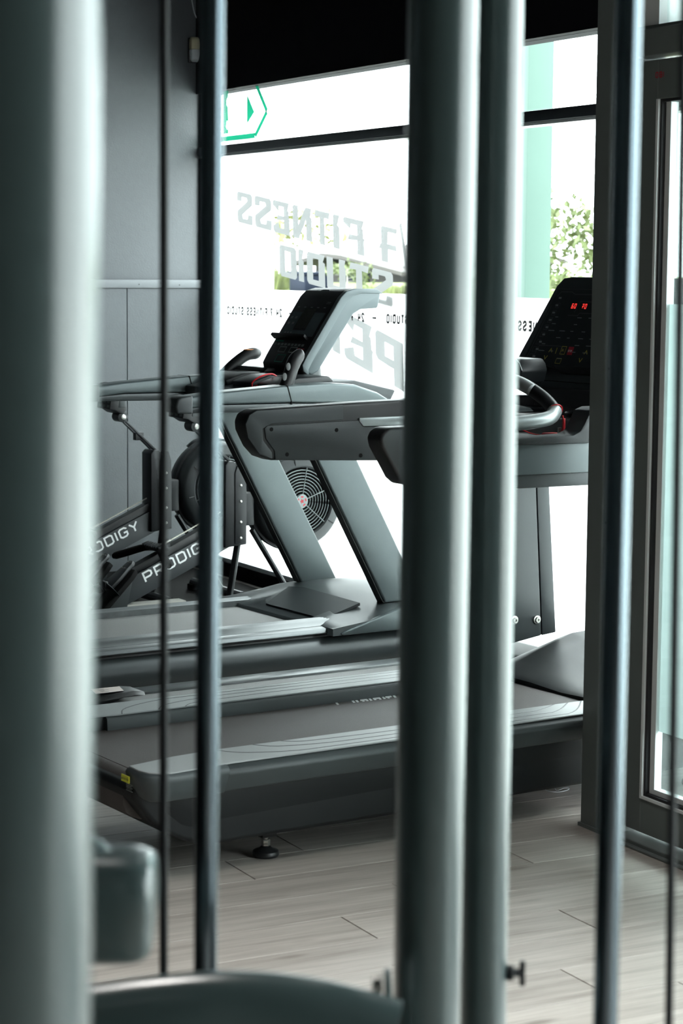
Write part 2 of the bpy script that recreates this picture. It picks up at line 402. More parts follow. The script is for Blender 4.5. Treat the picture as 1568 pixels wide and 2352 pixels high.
# big slanted lettering on the outside of the glass, so it reads mirrored from in here
def on_glass(x_end, z0, slope, lean, dy):
    """u runs to -X (the outside reading direction); v runs up; x_end is where u = 0 stands"""
    return lambda u, v: (x_end-u+lean*v, YW+dy, z0+slope*u+v)
SL = -.1125*-1                     # the line climbs outside, to the left in here
BIG = {
 'F': [[(.02, 0), (.34, 0), (.34, .40), (.80, .36), (.72, .53), (.34, .54), (.34, .84), (.62, .84), (.66, .68), (1, .84), (1, .94), (.94, 1), (0, 1), (.10, .77), (.05, .75), (.04, .5), (-.04, .47), (.02, .42)]],
 'I': [[(.05, 0), (1, 0), (1, .94), (.86, 1), (0, 1), (.34, .70), (.05, .64)]],
 'T': [[(.34, 0), (.68, 0), (.66, .82), (1, .80), (.94, 1), (0, 1), (.06, .8), (.36, .82)]],
 'N': [[(0, 0), (.30, 0), (.30, .62), (.68, 0), (1, 0), (1, .93), (.94, 1), (.70, 1), (.70, .42), (.32, 1), (0, 1), (.07, .74), (0, .7)]],
 'E': [[(0, 0), (.92, 0), (1, .08), (1, .2), (.66, .34), (.62, .17), (.34, .17), (.34, .44), (.78, .40), (.70, .56), (.34, .56), (.34, .84), (.62, .84), (.66, .68), (1, .84), (1, .94), (.94, 1), (0, 1), (.1, .76), (.05, .74), (.03, .5), (-.04, .47), (0, .43)]],
 'S': [[(0, .32), (.30, .32), (.34, .17), (.62, .16), (.66, .24), (.66, .28), (.02, .64), (0, .70), (0, .92), (.08, 1), (.94, 1), (1, .92), (1, .68), (.68, .70), (.68, .84), (.38, .84), (.34, .78), (.34, .74), (.98, .38), (1, .32), (1, .08), (.92, 0), (.06, 0), (0, .08)]],
 '7': [[(.60, 0), (.98, 0), (1, .36), (1.12, .36), (1.06, .48), (1, .5), (1, .94), (.92, 1), (0, 1), (.04, .86), (.56, .86), (.60, .52), (.10, .52), (.06, .38), (.58, .38)]],
 'U': [[(.08, 0), (.92, 0), (1, .08), (1, 1), (.66, 1), (.66, .17), (.34, .17), (.34, 1), (0, 1), (.06, .8), (0, .76), (0, .08)]],
 'D': [[(0, 0), (.5, 0), (.5, .17), (.35, .17), (.35, .83), (.5, .83), (.5, 1), (0, 1), (.1, .78), (0, .74)], [(.5, 0), (.9, 0), (1, .1), (1, .9), (.92, 1), (.5, 1), (.5, .83), (.66, .83), (.66, .17), (.5, .17)]],
 'O': [[(.1, 0), (.5, 0), (.5, .17), (.35, .17), (.35, .83), (.5, .83), (.5, 1), (.1, 1), (0, .92), (0, .08)], [(.5, 0), (.9, 0), (1, .1), (1, .9), (.92, 1), (.5, 1), (.5, .83), (.66, .83), (.66, .17), (.5, .17)]],
 'P': [[(0, 0), (.35, 0), (.35, .36), (.5, .36), (.5, .53), (.35, .53), (.35, .83), (.5, .83), (.5, 1), (0, 1)], [(.5, .36), (.92, .38), (1, .46), (1, .92), (.92, 1), (.5, 1), (.5, .83), (.66, .83), (.66, .53), (.5, .53)]],
 '2': [[(0, 0), (1, 0), (1, .17), (.4, .17), (1, .6), (1, .92), (.92, 1), (.08, 1), (0, .92), (0, .68), (.34, .68), (.34, .84), (.66, .84), (.66, .66), (0, .2)]],
 '4': [[(.62, 0), (.96, 0), (.96, .3), (1.05, .3), (1.05, .46), (.96, .46), (.96, .8), (.62, .8), (.62, .46), (.34, .46), (.34, 1), (0, 1), (0, .3), (.62, .3)]],
}
def fitline(txt, xs, h, z_at, f_th, matname, nm, dy):
    """cut vinyl letters; each has its own measured span xs[i] = (X of its left edge as read from outside, X of its right edge)"""
    for ch, (xa, xb) in zip(txt, xs):
        gg = G()
        for poly in BIG[ch]:
            gg.face([(xa-p*(xa-xb)-.07*q*h, YW+dy, z_at(xa-p*(xa-xb))+q*h) for p, q in poly])
        gg.obj(nm, matname, win)
K = YW/4.6
zb1 = lambda X: 1.55+((1.598-1.55)+(-8.64*K-X)/(9.97-8.64)/K*(1.766-1.598))*K
fitline('FITNESS', [(K*a, K*b) for a, b in ((-8.60, -8.805), (-8.84, -8.91), (-8.94, -9.10), (-9.13, -9.335), (-9.37, -9.555), (-9.57, -9.765), (-9.79, -9.975))],
        .152, zb1, .30, 'letter', 'lettering', .008)
fitline('7', [(K*-8.29, K*-8.44)], .152, zb1, .3, 'letter', 'lettering', .008)
fitline('24', [(K*-7.78, K*-7.98), (K*-8.01, K*-8.19)], .152, zb1, .3, 'letter', 'lettering', .008)
g = G(); stroke(g, [(K*-8.20, 1.55+(1.53-1.55)*K), (K*-8.272, 1.55+(1.735-1.55)*K)], .022, lambda u, v: (u, YW+.008, v)); g.obj('lettering', 'letter', win)
zb2 = lambda X: 1.55+((1.375-1.55)+(-8.40*K-X)/(9.46-8.40)/K*(1.497-1.375))*K
fitline('STUDIO', [(K*a, K*b) for a, b in ((-8.325, -8.52), (-8.55, -8.74), (-8.78, -8.97), (-8.99, -9.18), (-9.21, -9.27), (-9.29, -9.48))],
        .148, zb2, .30, 'letter', 'lettering', .0085)
zb3 = lambda X: 1.55+((1.00-1.55)+(-8.217*K-X)/(8.79-8.217)/K*(.13))*K
fitline('OPEN', [(K*a, K*b) for a, b in ((-7.88, -8.17), (-8.21, -8.47), (-8.50, -8.78), (-8.82, -9.09))], .205, zb3, .31, 'letter_film', 'lettering', .003)
# small repeated line on the film
g = G(); x = K*-10.10
L1 = .652*K
for i in range(-1, 6):
    xe = K*(-9.444+i*.855)
    hh = .042; e = []
    gt = G(); end = write(gt, '24 7 FITNESS STUDIO', 1.0, lambda u, v: (u, v, 0), .24, .2, .72); gt.bm.free()
    k = .655*K/end
    write(g, '24 7 FITNESS STUDIO', 1.0, lambda u, v: (xe-u*k, YW+.003, 1.303+v*hh), .24, .2, .72)
    stroke(g, [(xe+.075, 1.324), (xe+.11, 1.324)], .008, lambda u, v: (u, YW+.003, v))
g.obj('small_lettering', 'letter_dark', win)
# green way-out sticker on the upper pane
def sg(pts, m, nm, dy): 
    g = G(); g.face([(K*x, YW-.006-dy, 1.55+(z-1.55)*K) for x, z in pts]); return g.obj(nm, m, win)
g = G()
for p, q in (((-10.35, 2.445), (-9.738, 2.445)), ((-9.738, 2.45), (-9.604, 2.302)), ((-9.604, 2.298), (-9.738, 2.187)), ((-9.74, 2.19), (-10.35, 2.19))):
    stroke(g, [p, q], .026, lambda u, v: (K*u, YW-.006, 1.55+(v-1.55)*K))
g.obj('exit_sticker_outline', 'sign_green', win)
sg([(-9.833, 2.40), (-9.745, 2.305), (-9.833, 2.25)], 'sign_green', 'exit_sticker_arrow', .0012)
sg([(-10.12, 2.44), (-10.058, 2.44), (-10.06, 2.40), (-10.078, 2.385), (-10.078, 2.36), (-10.062, 2.35), (-10.056, 2.275), (-10.075, 2.28), (-10.085, 2.25), (-10.070, 2.235), (-10.056, 2.24), (-10.056, 2.215), (-10.12, 2.215)], 'sign_green', 'exit_sticker_panel', .0012)

# ---- door partition on the right
dr = struct('door_1')
g = G(); g.bb(-4.852, -4.776, YD, YD+.11, 0, HC); g.obj('column_face', 'alu', dr, bevel=.002, seg=1)
g = G(); g.bb(-4.775, -4.69, YD+.004, YD+.11, 0, HC); g.obj('jamb', 'alu', dr, bevel=.002, seg=1)
g = G()
for x, z in ((-4.766, 1.28), (-4.776+.012, .862), (-4.84, .745), (-4.84, .70), (-4.83, .22), (-4.83, .17)): g.lathe([(.0035, 0), (.0035, -.002), (.0012, -.0024)], (x, YD+.003, z), 'y', 8)
g.obj('screws', 'tm_grey', dr, kind='stuff')
g = G(); g.bb(-4.856, -4.70, YD-.006, YD+.05, 0, .010); g.obj('floor_trim', 'alu', dr)
DX0, DX1 = -4.685, -3.75
g = G(); g.bb(DX0, -4.612, YD+.03, YD+.075, .035, 2.088); g.obj('stile', 'alu', dr, bevel=.002, seg=1)
g = G(); g.bb(DX1-.075, DX1, YD+.03, YD+.075, .035, 2.088); g.obj('stile', 'alu', dr, bevel=.002, seg=1)
g = G(); g.bb(-4.612, DX1-.075, YD+.03, YD+.075, .035, .13); g.obj('bottom_rail', 'alu', dr, bevel=.002, seg=1)
g = G(); g.bb(-4.612, DX1-.075, YD+.03, YD+.075, 1.986, 2.088); g.obj('top_rail', 'alu', dr, bevel=.002, seg=1)
g = G(); g.bb(-4.612, -4.602, YD+.026, YD+.07, .13, 1.986); g.bb(-4.602, DX1-.075, YD+.026, YD+.07, .13, .138); g.obj('glazing_bead', 'alu_white', dr)
g = G(); g.bb(-4.602, -4.593, YD+.032, YD+.068, .138, 1.986); g.bb(-4.593, DX1-.075, YD+.032, YD+.068, .138, .146); g.bb(-4.593, DX1-.075, YD+.032, YD+.068, 1.978, 1.986); g.obj('gasket', 'gasket', dr)
g = G(); g.bb(-4.593, -4.572, YD+.045, YD+.068, .146, 1.978); g.bb(-4.572, DX1-.075, YD+.045, YD+.068, .146, .16); g.obj('inner_bead', 'alu_white', dr)
g = G(); g.bb(-4.593, DX1-.075, YD+.048, YD+.054, .146, 1.978); g.obj('pane', 'door_glass', dr)
g = G(); g.face([(-4.572, YD+.056, .318), (DX1-.08, YD+.056, .318), (DX1-.08, YD+.056, 1.457), (-4.572, YD+.056, 1.457)]); g.obj('frosted_film', 'door_film', dr)
g = G(); g.bb(DX0-.005, DX1+.06, YD+.0, YD+.11, 2.095, 2.165); g.obj('head_bar', 'alu', dr, bevel=.002, seg=1)
g = G(); g.bb(DX0-.005, DX1+.06, YD+.02, YD+.11, 2.166, 2.176); g.obj('head_bead', 'alu', dr)
g = G(); g.bb(-4.60, DX1+.06, YD+.045, YD+.053, 2.176, HC); g.obj('fanlight_pane', 'door_glass', dr)
g = G(); g.bb(-4.69, -4.60, YD+.02, YD+.1, 2.176, HC); g.obj('fanlight_stile', 'alu_white', dr)
g = G(); g.bb(-4.69, DX1, YD+.0, YD+.1, 0, .018); g.bb(-4.69, DX1, YD-.015, YD+.0, 0, .008); g.obj('threshold', 'alu', dr, bevel=.002, seg=1)
g = G(); write(g, 'OBI', .016, lambda u, v: (-4.622+u, YD+.0285, 2.04+v), .2, .25); g.obj('stamp', 'print_red', dr)
# more shopfront to the right of the door, outside the picture: it lights the room
sf = struct('window_2')
for xm in (-3.7, -2.7, -1.7, -.7, .3, 1.3, 2.3, 3.15):
    g = G(); g.bb(xm-.05, xm+.05, YD, YD+.11, 0, HC); g.obj('mullion', 'alu', sf, bevel=.002, seg=1)
g = G(); g.bb(-3.65, 3.2, YD, YD+.11, 2.6, HC); g.obj('head_panel', 'alu', sf)
for a, b in ((-3.65, -2.75), (-2.65, -1.75), (-1.65, -.75), (-.65, .25), (.35, 1.25), (1.35, 2.25), (2.35, 3.1)):
    g = G(); g.bb(a, b, YD+.05, YD+.056, .05, 2.6); g.obj('pane', 'glass', sf)

# ---- fill lamps added on the ceiling, out of the picture: louvred panels that shine down
for lx, ly, wt, lb in ((1.2, -1.6, 14, 'added louvred fill panel on the ceiling in the back corner of the room'), (1.2, 1.4, 16, 'added louvred fill panel on the ceiling behind the cable machine, near the shopfront'),
                       (-3.1, .7, 19, 'added louvred fill panel on the ceiling over the open floor, farther from the door'), (-3.1, 2.3, 13, 'added louvred fill panel on the ceiling over the open floor, close to the door')):
    t = thing('ceiling_fill_light', lb, 'lamp', (lx, ly, HC), 0, 'added ceiling fill panels')
    g = G(); g.bb(-.62, .62, -.17, .17, -.05, -.001); g.obj('frame', 'white_paint', t, bevel=.004)
    g = G(); g.bb(-.59, .59, -.14, .14, -.054, -.049); g.obj('diffuser', 'lamp', t)
    ld = bpy.data.lights.new('fill_glow', 'AREA'); ld.shape = 'RECTANGLE'; ld.size = 1.18; ld.size_y = .28; ld.energy = wt; ld.color = (1, .97, .93); ld.spread = math.radians(85)
    lo = bpy.data.objects.new('fill_glow', ld); COL.objects.link(lo); lo.parent = t; lo.location = (0, 0, -.058)

# ---- wall sensor and its cable
sn = thing('motion_sensor', 'cream and white motion sensor high in the wall corner beside the window', 'sensor', (XW, 4.39, 2.62))
g = G(); g.prism([(-.035, -.065+.0), (.035, -.065), (.035, .06), (-.035, .06)], 'x', .001, .014); g.obj('back_plate', 'tm_black', sn, bevel=.006)
rings = []
for z, w, d in ((-.06, .018, .024), (-.05, .027, .04), (-.03, .031, .05), (.0, .032, .052)):
    rings.append([(.012, -w, z), (d*.8, -w, z), (d, -w*.6, z), (d, w*.6, z), (d*.8, w, z), (.012, w, z)])
g = G(); g.loft(rings); g.obj('lens', 'sensor_white', sn, bevel=.004)
rings = []
for z, w, d in ((.001, .032, .052), (.03, .032, .052), (.05, .031, .048), (.062, .024, .03)):
    rings.append([(.012, -w, z), (d*.8, -w, z), (d, -w*.6, z), (d, w*.6, z), (d*.8, w, z), (.012, w, z)])
g = G(); g.loft(rings); g.obj('cover', 'sensor_cream', sn, bevel=.004)
g = G(); g.tube(smooth_path([(XW+.008, 4.38, 2.995), (XW+.008, 4.372, 2.9), (XW+.008, 4.39, 2.8), (XW+.01, 4.425, 2.74), (XW+.01, 4.43, 2.64)]), .0028, 6)
tag(g.obj('sensor_cable', 'sensor_white'), 'thin pale cable looping down the dark wall to the motion sensor', 'cable')

# ================================================================== NEAREST TREADMILL
Y1 = math.radians(5.4)
T1 = thing('treadmill', 'nearest treadmill, black with grey striped foot rails and red digits on its console', 'treadmill', (-5.25, 2.0, 0), Y1, 'treadmills')
CX = .105                                            # middle of the deck
def mir(x): return 2*CX-x
g = G(); g.prism([(-.095, .262), (-.1, .235), (-.045, .165), (.02, .118), (.10, .084), (2.16, .087), (2.2, .12), (2.2, .262)], 'x', CX-.325, CX+.325); g.obj('deck_body', 'tm_body', T1, bevel=.018, seg=3)
g = G(); prof = [(1.6, .268), (1.6, .272), (-.03, .272)] + [(a, b) for a, b in arc((-.04, .217), .055, 80, 260, 8)] + [(-.03, .16), (.2, .20), (1.6, .25)]
g.prism(prof, 'x', CX-.262, CX+.262); g.obj('belt', 'belt', T1)
def rail(sx, nm):
    f = (lambda x: x) if sx > 0 else mir
    # section along the length: inner lip, flat top, outer slope, undercut
    sec = [(.352, .262), (.356, .304), (.362, .309), (.495, .311), (.522, .300), (.527, .288), (.501, .240), (.432, .226), (.40, .25)]
    rings = []
    for y, dx, dz in ((.12, 0, 0), (.4, 0, 0), (1.3, -.004, 0), (1.52, -.005, 0)):
        rings.append([(f(x+dx), y, z+dz) for x, z in sec])
    g = G(); g.loft(rings); r = g.obj(nm, 'tm_grey', T1, bevel=.004)
    # rear cap: rounded in plan, wraps round the corner
    def plan(i_):
        pts = [(.375+i_*.3, .121), (.388+i_*.3, -.02), (.402+i_*.3, -.105+i_), (.46, -.112+i_)]
        pts += [(.472+(.062-i_)*math.cos(a), -.048+(.064-i_)*math.sin(a)) for a in [math.radians(-90+d) for d in range(12, 100, 12)]]
        return pts + [(.535-i_, .01), (.531-i_, .06), (.527-i_, .121)]
    g = G(); g.loft([[(f(x), y, z) for x, y in plan(i_)] for z, i_ in ((.2365, .030), (.240, .024), (.288, .002), (.300, .0), (.307, .004), (.3105, .012))]); c = g.obj('rail_end_cap', 'tm_grey', T1, ang=40)
    # light top panels divided by dark curved grooves
    zz = .3135
    g = G(); out = []
    g.prism([(f(a), b) for a, b in ((.408, -.098), (.465, -.101), (.498, -.092), (.518, -.07), (.525, -.04), (.521, .02), (.512, .08), (.506, .14), (.503, 1.515), (.362, 1.515), (.362, .16), (.375, .04), (.392, -.03))], 'z', .309, zz)
    g.obj('foot_panel', 'tm_silver', T1, bevel=.0012, seg=1)
    for k, (ys_, xe) in enumerate(((.17, .482), (.285, .447), (.37, .410))):
        pts = smooth_path([(f(.363), ys_, zz), (f(.38 + (xe-.38)*.45), ys_+.045, zz), (f(xe-.006), ys_+.17, zz), (f(xe), ys_+.34, zz), (f(xe), 1.12, zz), (f(xe-.01), 1.26-.03*k, zz), (f(.363), 1.38-.05*k, zz)], 5)
        g = G(); g.tube(pts, .0022, 6, sq=.3); g.obj('panel_groove', 'tm_black', T1)
rail(1, 'near_rail'); rail(-1, 'far_rail')
g = G()
for y0 in (.868, .925, .938, .958, .972, .985, 1.0, 1.018, 1.033, 1.048, 1.072): g.face([(-.150, y0, .2728), (-.150, y0+.008, .2728), (-.112, y0-.008, .2728), (-.112, y0-.016, .2728)])
for y0 in (.955, 1.0, 1.045): g.face([(-.147, y0, .2731), (-.147, y0+.022, .2731), (-.122, y0+.008, .2731), (-.122, y0-.014, .2731)])
g.obj('belt_print', 'print_white', T1, kind='stuff')
# lower side skin with its bevelled rear corner
for sx in (1, -1):
    f = (lambda x: x) if sx > 0 else mir
    rings = []
    for y, x0, zb in ((-.06, .40, .20), (0, .43, .14), (.06, .435, .098), (.14, .432, .086), (1.0, .428, .088), (2.1, .424, .092)):
        rings.append([(f(.30), y, .25), (f(x0+.012), y, .25), (f(x0+.008), y, max(.2, zb+.02)), (f(x0-.012), y, zb+.012), (f(x0-.03), y, zb), (f(.30), y, zb)])
    g = G(); g.loft(rings); g.obj('side_skirt', 'tm_body', T1, bevel=.004)
g = G(); g.bb(.400, .440, -.1155, -.1125, .277, .294); c = g.obj('caution_label', 'yellow', T1, label='yellow caution sticker')
g = G(); write(g, 'CAUTION', .006, lambda u, v: (.409+u*.75, -.1160, .2825+v), .2, .25); g.face([(.402, -.116, .2825), (.408, -.116, .2825), (.405, -.116, .289)]); g.obj('caution_print', 'tm_black', c)
g = G()
for k in range(5): g.bb(.402, .402+.034-.006*(k % 2), -.103, -.1025, .268-.004*k, .2695-.004*k)
g.obj('caution_small_print', 'print_grey', T1, kind='stuff')
g = G()
for z in (.225, .17): g.bb(.36, .395, -.066+(.2-z)*.6, -.060+(.2-z)*.6, z, z+.012)
g.obj('rear_slots', 'tm_black', T1, kind='stuff')
def foot(root, x, y, z1):
    g = G(); g.lathe([(.033, 0), (.036, .006), (.034, .016), (.018, .022), (.012, .028)], (x, y, 0), 'z', 20); o = g.obj('levelling_foot', 'tm_black', root, bevel=.001, seg=1)
    g = G(); g.lathe([(.006, .02), (.006, z1)], (x, y, 0), 'z', 10); g.lathe([(.011, .034), (.012, .036), (.012, .044), (.011, .046)], (x, y, 0), 'z', 6); g.lathe([(.010, .028), (.012, .030), (.012, .034)], (x, y, 0), 'z', 6); g.obj('nut', 'bolt', o, label='shiny zinc stud and nut')
    g = G(); g.prism([(x-.03, z1+.006), (x-.02, .054), (x+.02, .054), (x+.03, z1+.006)], 'y', y-.022, y+.022); g.obj('foot_bracket', 'tm_black', root, bevel=.003)
for x in (.33, mir(.33)):
    for y in (.345, 1.85): foot(T1, x, y, .088)
# motor hood
rings = []
hp = [(1.512, .285, .0), (1.53, .293, .0), (1.60, .304, .01), (1.70, .328, .02), (1.82, .356, .03), (1.94, .362, .03), (2.06, .335, .02), (2.15, .28, .0), (2.2, .20, 0)]
for y, z, rdg in hp:
    ring = []
    for x, k in ((-.31, -.09), (-.305, -.02), (-.27, .012), (-.22, .03), (-.14, .012), (-.04, .0), (.105, -.006), (.25, .0), (.35, .012), (.43, .03), (.48, .012), (.515, -.02), (.52, -.09)):
        ring.append((x, y, max(.12, z + k*(rdg/.03 if k > 0 else 1))))
    ring = [(-.31, y, .12)] + ring + [(.52, y, .12)]
    rings.append(ring)
g = G(); g.loft(rings); g.obj('motor_hood', 'tm_gloss', T1, ang=50)
# uprights
for x0, x1 in ((-.345, -.30), (.385, .43)):
    g = G(); g.prism([(1.50, .335), (1.758, .37), (1.716, .99), (1.46, .99)], 'x', x0, x1); g.obj('upright', 't2_skirt', T1, bevel=.006)
    g = G(); g.prism([(1.762, .37), (1.818, .375), (1.768, .99), (1.720, .99)], 'x', x0-.006, x1-.002); g.obj('upright_cover', 't2_skirt', T1, bevel=.004)
    for y, z in ((1.736, .424), (1.645, .43), (1.645, .865)):
        g = G(); g.lathe([(.014, 0), (.014, .003), (.010, .004), (.009, .009), (.004, .009), (.003, .005)], (x1+.0005, y, z), 'x', 16); g.obj('bolt', 'bolt', T1, label='bright socket bolt')
# side arms: far one seen from inside with a screwed-on cover, near one from outside
def arm_shape(x0, x1, p, nm, m, bv=.01):
    g = G(); g.prism(p, 'x', x0, x1); return g.obj(nm, m, T1, bevel=bv, seg=3)
rear = [(.668, 1.045), (.655, 1.07), (.652, 1.095), (.662, 1.118), (.69, 1.13)]
frame_p = rear + [(1.05, 1.142), (1.50, 1.15), (1.95, 1.14), (1.95, 1.09), (1.40, 1.088), (1.05, 1.084), (.96, 1.085)]
for x0, x1, inner in ((-.375, -.305, 1), (.345, .415, 0)):
    n = 'far' if inner else 'near'
    if inner:
        p = [(.745, .980), (.71, .992), (.682, 1.02)] + rear + [(1.05, 1.142), (1.5, 1.15), (1.95, 1.14), (1.95, .955), (1.25, .957)]
        a = arm_shape(x0, x1, p, 'side_arm', 'tm_black')
        g = G(); g.prism([(.752, .982), (.75, 1.008), (.72, 1.045), (.715, 1.075), (.725, 1.083), (1.045, 1.088), (1.06, 1.068), (1.25, 1.066), (1.75, 1.06), (1.75, .958), (1.25, .96)], 'x', x1-.004, x1+.004); cv = g.obj('arm_cover', 'tm_dark', a, bevel=.002)
        for y, z in ((.738, 1.072), (.792, .996), (.965, 1.062), (1.052, .982), (1.217, 1.060), (1.40, .99)):
            g = G(); g.lathe([(.0062, .0), (.0062, .0008), (.001, .0008)], (x1+.004, y, z), 'x', 14); g.obj('screw_hole', 'rubber', a)
        g = G(); g.prism([(1.046, 1.085), (1.06, 1.070), (1.30, 1.068), (1.32, 1.096), (1.046, 1.096)], 'x', x1-.003, x1+.006); g.obj('arm_inlay', 'tm_chrome', a, bevel=.002, label='speckled silver inlay')
        g = G(); g.lathe([(.012, 0), (.012, .012), (.008, .014)], (x1+.006, 1.245, 1.083), 'x', 14); g.obj('arm_knob', 'tm_black', a, bevel=.001)
        g = G(); g.prism([(.66, 1.05), (.652, 1.09), (.665, 1.116), (.69, 1.128), (.99, 1.136), (.99, 1.092), (.74, 1.089), (.71, 1.075), (.712, 1.04), (.742, 1.004), (.744, .984), (.70, 1.0)], 'x', x1-.006, x1+.002); g.obj('arm_trim', 'tm_dark', a, bevel=.002)
        # rounded rear nose
    else:
        p = [(.722, .972), (.70, .99), (.672, 1.035)] + [(.646, 1.075), (.640, 1.098), (.648, 1.115), (.668, 1.127)] + [(.95, 1.128), (1.06, 1.11), (1.09, 1.075), (1.0, .99)]
        a = arm_shape(x0, x1, p, 'side_arm', 'tm_black', .016)
        g = G(); g.prism([(.775, .985), (.745, 1.02), (.742, 1.045), (.755, 1.058), (.95, 1.06), (1.04, 1.03), (1.0, .985)], 'x', x1-.004, x1+.004); g.obj('arm_cover', 'tm_black', a, bevel=.004)
        g = G(); g.prism([(.74, .985), (1.95, .972), (1.95, 1.06), (1.36, 1.064), (1.0, 1.068), (.9, 1.05)], 'x', x0+.01, x1-.004); g.obj('arm_side_panel', 't2_side', a, bevel=.004)
        g = G(); g.prism([(.76, .946), (1.95, .935), (1.95, .976), (.74, .988)], 'x', x0+.012, x1-.012); g.obj('arm_lower_panel', 'tm_grey', a, bevel=.006)
        g = G(); g.prism([(1.0, 1.066), (1.34, 1.062), (1.37, 1.07), (1.39, 1.10), (1.40, 1.06), (1.95, 1.055), (1.95, 1.16), (1.37, 1.16), (1.345, 1.152), (1.325, 1.118), (1.31, 1.096), (1.285, 1.086), (1.0, 1.079)], 'x', x0-.0, x1+.006); g.obj('arm_moulding', 'tm_dark', a, bevel=.005)
# cross handle with pulse grips
hb = [(.37, .98, 1.10), (.37, 1.08, 1.117), (.37, 1.18, 1.124), (.362, 1.245, 1.132), (.335, 1.285, 1.148)]
g = G(); g.tube(smooth_path(hb, 5), .0205, 16, sq=1.0); h1 = g.obj('handlebar', 'tm_chrome', T1, label='silver end of the cross handlebar')
g = G(); g.tube(smooth_path([(.335, 1.285, 1.148), (.275, 1.295, 1.178), (.19, 1.29, 1.212), (.10, 1.28, 1.232), (.02, 1.275, 1.238), (-.06, 1.28, 1.232), (-.15, 1.29, 1.212), (-.235, 1.295, 1.178), (-.29, 1.285, 1.148)], 5), .0195, 16); h2 = g.obj('handlebar_grip', 'tm_black', T1)
g = G(); g.tube(smooth_path([(.235, 1.288, 1.198), (.19, 1.2835, 1.2155), (.14, 1.278, 1.227), (.10, 1.2735, 1.2345)], 4), [.012]+[.0185]*11+[.012], 12, sq=1.0); g.obj('pulse_pad', 'tm_silver', h2, label='pale metal pulse pad')
g = G(); g.tube(smooth_path([(-.34, 1.245, 1.118), (-.335, 1.262, 1.126), (-.32, 1.275, 1.136), (-.29, 1.285, 1.148)], 5), .0205, 16); g.obj('handlebar', 'tm_chrome', T1)
g = G(); hc = Vector((.335, 1.285, 1.148)); 
pts = [hc+Vector((.012*math.cos(a)-.0*math.sin(a), .0225*math.cos(a)*.3, .0225*math.sin(a))) + Vector((.014*math.sin(a), 0, 0)) for a in [2*PI*k/18 for k in range(18)]]
pts = []
for k in range(20):
    a = 2*PI*k/20; t = Vector((-.70, .18, .42)).normalized(); x = t.cross(Vector((0, 0, 1))).normalized(); y = x.cross(t)
    pts.append(hc+(x*math.cos(a)+y*math.sin(a))*.0222)
g.tube(pts, .0016, 6, closed=True)
g.tube(smooth_path([(.352, 1.30, 1.136), (.35, 1.305, 1.115), (.335, 1.31, 1.09), (.325, 1.31, 1.075)], 4), .0017, 6)
g.tube(smooth_path([(.326, 1.312, 1.09), (.27, 1.36, 1.068), (.20, 1.38, 1.065), (.14, 1.35, 1.07), (.09, 1.30, 1.105)], 4), .0017, 6)
g.obj('safety_cord', 'red', T1, label='red safety cord')
g = G(); g.prism([(.17, 1.058), (.185, 1.074), (.30, 1.078), (.312, 1.058)], 'y', 1.36, 1.40); g.bb(.255, .262, 1.376, 1.384, 1.075, 1.12); k_ = g.obj('safety_key', 'red', T1, bevel=.002, label='red safety key')
g = G(); g.bb(.322, .330, 1.306, 1.314, 1.072, 1.10); g.obj('key_clip', 'bolt', k_)
# tray between the arms and console
g = G(); g.prism([(1.32, 1.02), (1.32, 1.052), (1.44, 1.055), (1.50, 1.105), (1.80, 1.12), (1.86, 1.02)], 'x', -.30, .345); tr = g.obj('console_tray', 'tm_black', T1, bevel=.008)
for x in (.09, -.19):
    g = G(); g.lathe([(.058, 0), (.064, .006), (.060, .010), (.052, .006), (.050, -.002)], (x, 1.60, 1.112), 'z', 28); g.obj('cup_rim', 'tm_gloss', tr)
# console head
def con(x, v, d=0):       # x across, v up the slanted face, d out of the face
    t = Vector((0, .075, .312)).normalized(); nrm = Vector((0, -t.z, t.y))
    return Vector((x, 1.745, 1.205)) + t*v + nrm*d
TOPV = .325
g = G()
face = [(-.43, -.035), (-.455, .0), (-.45, .06), (-.328, TOPV-.03), (-.300, TOPV-.005), (-.26, TOPV), (.31, TOPV), (.35, TOPV-.005), (.378, TOPV-.03), (.50, .06), (.505, .0), (.48, -.035)]
g.loft([[con(x*.97+.001, v*.985, -.05) for x, v in face], [con(x, v, -.012) for x, v in face], [con(x, v, 0) for x, v in face]]); cs = g.obj('console', 'tm_dark', T1, bevel=.004)
g = G(); g.loft([[con(x, v, .0) for x, v in ((-.43, .028), (-.315, .285), (.365, .285), (.48, .028))], [con(x, v, .0015) for x, v in ((-.428, .029), (-.314, .284), (.364, .284), (.478, .029))]]); pn = g.obj('console_panel', 'panel', cs)
D = .0022
def cq(g, x0, x1, v0, v1, sh=0.0, d=D): g.face([con(x0, v0, d), con(x1, v0, d), con(x1+sh, v1, d), con(x0+sh, v1, d)])
for tx, x0 in (('60', -.232), ('70', -.182), ('10', -.130) if False else ('70', -.128), ('00', -.02), ('60', .08)):
    g = G(); write(g, tx, .0165, lambda u, v: con(x0+u*.85+v*.25, .222+v, D), .2, .25); g.obj('red_digits', 'led', pn)
g = G()
for k in range(9): cq(g, -.352-.0+(-.01)*k*.9+.05, -.338-.009*k+.05, .252-.024*k, .258-.024*k)
for k in range(7):
    for c in range(6):
        if random.random() < .55: cq(g, -.30+.055*c-.01*k, -.30+.055*c-.01*k+random.uniform(.012, .03), .192-.022*k, .1945-.022*k)
g.obj('small_print', 'print_grey', pn, kind='stuff')
g = G()
for pl in ([(-.31, .26), (-.295, .275), (-.24, .275), (-.225, .268), (-.10, .268)], [(-.21, .21), (-.19, .245), (-.06, .245)], [(-.37, .06), (-.35, .10), (-.24, .10), (-.23, .07)], [(-.41, .04), (-.33, .23)], [(-.24, .20), (-.19, .20), (-.185, .208), (-.12, .208)]):
    stroke(g, pl, .0018, lambda u, v: con(u, v, D))
